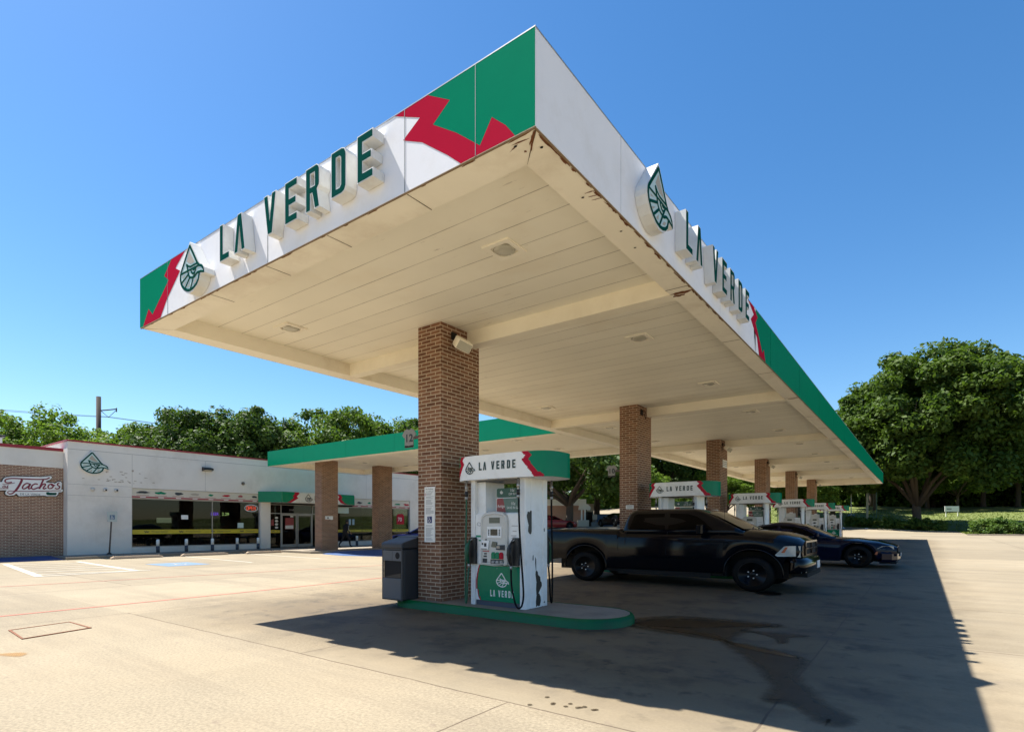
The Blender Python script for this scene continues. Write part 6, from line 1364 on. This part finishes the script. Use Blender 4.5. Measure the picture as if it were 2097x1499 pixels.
for i in range(1150):
    a = r5.uniform(-1.0, .42); d = 138 + 26 * r5.random(); x = math.sin(a - .2) * d; y = math.cos(a - .2) * d * 1.05
    hgt = 15 + 5 * math.sin(a * 9) + 3 * math.sin(a * 23 + 1); q = r5.random()
    cl.append((x, y, gz(x, y) + (r5.random() * 3.0 if q < .4 else r5.random() * hgt), r5.uniform(2.2, 3.8)))
for i in range(420):
    a = r5.uniform(-.1, .45); d = 140 + 14 * r5.random(); x = math.sin(a - .2) * d; y = math.cos(a - .2) * d * 1.05; cl.append((x, y, gz(x, y) + r5.random() * 9, r5.uniform(2.0, 3.2)))
v, f = leaf_arrays(cl, 75, .62, 77); o = bpy.data.objects.new('woods', np_mesh('woods', v, f, M_leaf_mid)); COL.objects.link(o); tag(o, 'distant mass of woodland closing the view behind the lot', 'woods', kind='stuff')
# hedges
def hedge(label, pts, wid, hgt, seed):
    r = random.Random(seed); cl = []; tot = sum((Vector(b) - Vector(a)).length for a, b in zip(pts, pts[1:])); n = int(tot * 15)
    for k in range(n):
        s = r.random() * tot
        for a, b in zip(pts, pts[1:]):
            L = (Vector(b) - Vector(a)).length
            if s <= L: break
            s -= L
        p = Vector(a).lerp(Vector(b), s / L); q = r.uniform(-.5, .5) * wid; x, y = p.x + r.uniform(-.3, .3), p.y + q
        h = hgt * (1 - .25 * (2 * q / wid) ** 2) * (1 + .16 * math.sin(p.x * 1.7 + seed) + .08 * math.sin(p.x * 5)); cl.append((x, y, gz(x, y) + r.random() ** .6 * h * .82, r.uniform(.28, .5)))
    mx = Vector(pts[0]); t = thing('hedge', label, 'hedge', (mx.x, mx.y, gz(mx.x, mx.y))); v, f = leaf_arrays(cl, 85, .115, seed, .9); off = np.array(t.location)
    o = bpy.data.objects.new('foliage', np_mesh('foliage', v - off, f, M_leaf_hedge)); COL.objects.link(o); o.parent = t
    mb = MB()
    for k in range(int(tot / 1.2)):
        s = k / max(1, int(tot / 1.2) - 1); p = Vector(pts[0]).lerp(Vector(pts[-1]), s); z = gz(p.x, p.y); mb.tube([(p.x, p.y, z - .1), (p.x + .1, p.y, z + hgt * .4), (p.x + r.uniform(-.3, .3), p.y + .1, z + hgt * .75)], [.04, .03, .01], 5)
    mb.build('stems', M_bark, t)
hedge('long low dark hedge in front of the large tree trunk', [(-8.6, 90.5), (-3, 90), (.2, 89.4)], 2.6, 1.75, 3)
hedge('ragged hedge piece beside the driveway gap, right of the long hedge', [(-.2, 88.2), (2.0, 87.0)], 2.4, 1.7, 8)
hedge('bright-topped hedge at the right picture edge', [(3.9, 72.2), (8, 71.8), (13, 73)], 2.8, 1.85, 5)
# kerb of the planted beds
def kerb(name, pts):
    mb = MB(); rings = []
    for p in pts: z = gz(*p); rings.append([Vector((p[0], p[1] - .08, z - .1)), Vector((p[0], p[1] - .07, z + .13)), Vector((p[0], p[1] + .08, z + .14)), Vector((p[0], p[1] + .08, z - .1))])
    mb.loft(rings, True, True); o = mb.build(name, M_walk); tag(o, kind='structure')
kerb('kerb', [(-14, 88.4), (-8, 88.3), (-3, 88.2), (0, 87.0), (2.4, 85.6)]); kerb('kerb', [(3.4, 70.6), (8, 70.2), (14, 71.2), (25, 74)])
# stones by the hedge end
for i, (x, y, s) in enumerate(((-9.6, 88.0, .55), (-9.0, 87.6, .38), (-6.2, 88.0, .22))):
    rb = random.Random(i); mb = MB(); mb.lathe([(.01, 0), (s, .05 * s), (s * 1.02, .25 * s), (s * .7, .5 * s), (s * .2, .62 * s), (.01, .6 * s)], (x, y, gz(x, y)), 9); mb.v = [(a + rb.uniform(-.06, .06), b + rb.uniform(-.06, .06), c) for a, b, c in mb.v]; o = mb.build('boulder', M_hvac); tag(o, 'pale stone at the foot of the hedge, %s' % ['largest of the three', 'middle-sized one', 'smallest one, under the long hedge'][i], 'boulder')

# ================================================================== POLES, SIGNS, FAR THINGS
def ray(px, D): l = (px - 1048.5) / 1143.3 * D; return (-.5940 * D + .8045 * l, .8045 * D + .5940 * l)
x, y = ray(202, 95); t = thing('utility_pole', 'dark utility pole with a side arm rising behind the trees', 'utility pole', (x, y, 0))
u = Vector((.8045, .594, 0)); P0 = Vector((x, y, 0))
mb = MB(); mb.tube([P0 + Vector((0, 0, -1)), P0 + Vector((0, 0, 23.4))], [.42, .36], 12); mb.build('pole', M_wood, t)
mb = MB(); mb.tube([P0 + Vector((0, 0, 21.0)), P0 + u * 3.1 + Vector((0, 0, 21.3))], .10, 6); mb.tube([P0 + u * .5 + Vector((0, 0, 20.9)), P0 + u * 1.7 + Vector((0, 0, 19.9)), P0 + u * 3.0 + Vector((0, 0, 21.1))], .05, 5); mb.tube([P0 + u * 3.05 + Vector((0, 0, 21.5)), P0 + u * 3.05 + Vector((0, 0, 20.8))], .09, 6); mb.build('arm', M_wood, t)
for k, (hz, dz) in enumerate(((20.0, 4.6), (19.9, 4.3), (16.4, 2.2))):
    A0 = P0 + u * (1.7 if k < 2 else .2) + Vector((0, 0, hz)); B0 = A0 - u * 45 + Vector((-4, -8, dz)); C0 = A0 + u * 60 + Vector((0, 30, -6)); pts = []
    for a_, b_ in ((B0, A0), (A0, C0)):
        for j in range(12): s = j / 12; pts.append(a_.lerp(b_, s) - Vector((0, 0, 1.6 * 4 * s * (1 - s) * .4)))
    pts.append(C0); mb = MB(); mb.tube(pts, .030, 4, 0, False); o = mb.build('power_line', M_hole); tag(o, 'thin power line crossing the sky at the left, %s' % ['upper of the pair', 'lower of the upper pair', 'lowest one, meeting the tree tops'][k], 'power line')
def pole(name, label, cat, px, D, H, r, m):
    x, y = ray(px, D); z = gz(x, y); t = thing(name, label, cat, (x, y, z)); mb = MB(); mb.tube([(x, y, z - .2), (x, y, z + H)], [r, r * .85], 10); mb.build('post', m, t); mb = MB(); mb.lathe([(r * 2.2, z - .05), (r * 2.2, z + .12), (r * 1.1, z + .2), (r, z + .21)], (x, y, 0), 10); mb.build('footing', M_walk, t); return t, x, y, z
M_palepole = mat('pale_pole', (.50, .52, .46), .6); M_tealpole = mat('teal_pole', (.10, .20, .17), .6)
t, x, y, z = pole('sign_post', 'thin pale post carrying a small blue sign, beyond the farthest pump', 'sign post', 1743, 80, 5.5, .07, M_palepole)
F = frame((x - .55, y - .14, z + 1.1), (.9, .43, 0), (0, 0, 1)); mb = MB(); mb.prism([[(0, .25), (.1, 0), (1.0, .05), (1.15, .4), (1.0, .85), (.15, .8)]], F, 0, .06); mb.build('sign_panel', M_bluem, t)
pole('light_pole', 'thick pale pole standing on the grass beyond the canopy end', 'pole', 1776, 84, 7.5, .16, M_palepole)
pole('light_pole', 'slim blue-green pole right of the thick pale pole', 'pole', 1795, 84, 7.5, .09, M_tealpole)
x, y = ray(1949, 92); z = gz(x, y); t = thing('lawn_sign', 'white board sign on two short posts on the grass', 'sign', (x, y, z)); F = frame((x - .95, y - .7, z), (.8045, .594, 0), (0, 0, 1))
mb = MB(); mb.prism([[(0, .85), (2.35, .85), (2.35, 1.75), (0, 1.75)]], F, 0, .08); b_ = mb.build('board', M_label, t); mb = MB(); mb.sheet([(.3, 1.15), (1.1, 1.15), (1.1, 1.38), (.3, 1.38)], F, .083); mb.build('dark_print', M_inkgrey, b_)
for u0 in (.15, 2.1): mb = MB(); mb.prism([[(u0, -.2), (u0 + .1, -.2), (u0 + .1, .849), (u0, .849)]], F, .0, .08); mb.build('post', M_label, t)
# neighbouring building, vacuum stand, boxes, dumpster and car beneath the tree
def lp(px, D): return ray(px, D)
x, y = lp(1172, 69); zg = gz(x, y); nb_ = thing('neighbour_building', 'low tan brick building with white parapet beyond the forked tree', 'building', (x, y, zg))
uu, vv = Vector((.8045, .594, 0)), Vector((-.594, .8045, 0)); B = lambda a, b, c: Vector((x, y, zg)) + uu * a + vv * b + Vector((0, 0, c))
def obox(mb, a0, a1, b0, b1, c0, c1): mb.add([B(a, b, c) for c in (c0, c1) for b in (b0, b1) for a in (a0, a1)], [(0, 2, 3, 1), (4, 5, 7, 6), (0, 1, 5, 4), (2, 6, 7, 3), (0, 4, 6, 2), (1, 3, 7, 5)])
mb = MB(); obox(mb, -9, 1.55, 0, 8, -.5, 2.55); mb.build('wall', M_tanbr, nb_); mb = MB(); obox(mb, -9.2, 1.7, -.15, 8.1, 2.551, 3.35); mb.build('parapet', M_label, nb_)
mb = MB(); obox(mb, 1.56, 3.0, 2.5, 8, -.5, 2.9); mb.build('side_wing', M_tan, nb_); mb = MB(); obox(mb, 1.7, 2.85, 2.44, 2.499, 0, 1.85); mb.build('doorway', M_hole, nb_)
mb = MB(); mb.prism([[(.6, 2.0), (2.0, 1.95), (2.05, 2.3), (1.75, 2.65), (.9, 2.85), (.75, 2.75)]], lambda u, v, w: B(u, -1.6 + w, v), 0, .5); mb.build('white_sign', M_label, nb_)
t = thing('vacuum_stand', 'white vacuum stand with hose on a concrete base beside the tan building', 'vacuum', tuple(B(.9, -1.8, 0)))
mb = MB(); obox(mb, .45, 1.75, -2.3, -1.3, -.3, .75); mb.build('base', M_board, t); mb = MB(); obox(mb, .85, 1.02, -1.9, -1.7, .751, 2.1); obox(mb, 1.25, 1.42, -1.9, -1.7, .751, 2.1); obox(mb, .75, 1.5, -1.95, -1.65, 2.101, 2.25); mb.build('cabinet', M_label, t); mb = MB(); mb.tube([B(1.5, -1.8, 2.0), B(1.65, -1.9, 1.5), B(1.6, -1.9, .9)], .05, 6); mb.build('hose', M_hole, t)
t = thing('grey_cabinet', 'grey utility cabinet with a square sign beside the vacuum stand', 'cabinet', tuple(B(2.5, -2, 0))); mb = MB(); obox(mb, 2.05, 3.1, -2.4, -1.6, -.3, .5); mb.build('cabinet_body', M_box, t); mb = MB(); obox(mb, 2.45, 2.5, -2.1, -2.05, .501, .8); obox(mb, 2.2, 2.75, -2.12, -2.06, .801, 1.4); mb.build('small_sign', M_tan, t)
t = thing('dumpster', 'dark blue dumpster under the trees behind the parked car', 'dumpster', tuple(B(4.4, 1.5, 0))); mb = MB(); obox(mb, 3.2, 5.6, .8, 2.4, -.2, 1.45); mb.build('bin', M_bluebin, t); mb = MB(); obox(mb, 3.15, 5.65, .75, 2.45, 1.451, 1.55); mb.build('lid', M_hole, t)
x2, y2 = lp(1098, 58); car4 = copy_tree(car1); car4.location = (x2, y2, gz(x2, y2)); car4.rotation_euler = (0, 0, YAW + .5); car4['label'] = 'red car with pale lamps partly hidden behind the nearest pump'
M_pred = mk_paint('paint_red', (.20, .02, .02), .3)
for o in list(car4.children_recursive):
    if o.type == 'MESH' and o.data.materials and o.data.materials[0] is M_pnavy: o.data = o.data.copy(); o.data.materials[0] = M_pred

# ================================================================== CAMERA, SUN, SKY
cam = bpy.data.cameras.new('camera'); co = bpy.data.objects.new('camera', cam); COL.objects.link(co)
cam.sensor_width = 36.0; cam.lens = 1143.3 / 2097 * 36; cam.shift_y = (1075.9 - 749.5) / 2097; cam.clip_start = .05; cam.clip_end = 3000
co.location = (0, 0, 1.5); co.rotation_euler = (R_(90), 0, YAW); scene.camera = co
TS = Vector((-.532, -.12, 1.0)).normalized()
sun = bpy.data.lights.new('sun', 'SUN'); sun.energy = SUN_E; sun.angle = R_(.5); sun.color = (1.0, .955, .87)
so = bpy.data.objects.new('sun', sun); COL.objects.link(so); so.location = (-30, -10, 40); so.rotation_euler = TS.to_track_quat('Z', 'Y').to_euler()
w = bpy.data.worlds.new('World'); scene.world = w; w.use_nodes = True
nt = w.node_tree; nt.nodes.clear(); bg = nt.nodes.new('ShaderNodeBackground'); ow = nt.nodes.new('ShaderNodeOutputWorld'); sk = nt.nodes.new('ShaderNodeTexSky')
sk.sky_type = 'NISHITA'; sk.sun_disc = False; sk.sun_elevation = math.asin(TS.z); sk.sun_rotation = math.atan2(TS.x, TS.y)
sk.altitude = 100; sk.air_density = 1.1; sk.dust_density = .35; sk.ozone_density = 3.0
hs = nt.nodes.new('ShaderNodeHueSaturation'); hs.inputs['Saturation'].default_value = 1.28; hs.inputs['Value'].default_value = 1.06; nt.links.new(sk.outputs[0], hs.inputs['Color']); nt.links.new(hs.outputs[0], bg.inputs[0]); bg.inputs[1].default_value = SKY_E; nt.links.new(bg.outputs[0], ow.inputs[0])
vs_ = scene.view_settings; vs_.view_transform = 'Standard'; vs_.look = 'None'; vs_.exposure = EXPO; vs_.gamma = 1.0; vs_.use_curve_mapping = False
scene.render.engine = 'CYCLES'; scene.cycles.max_bounces = 8; scene.cycles.diffuse_bounces = 5; scene.cycles.transparent_max_bounces = 12; scene.cycles.use_denoising = True
scene.cycles.caustics_reflective = False; scene.cycles.caustics_refractive = False
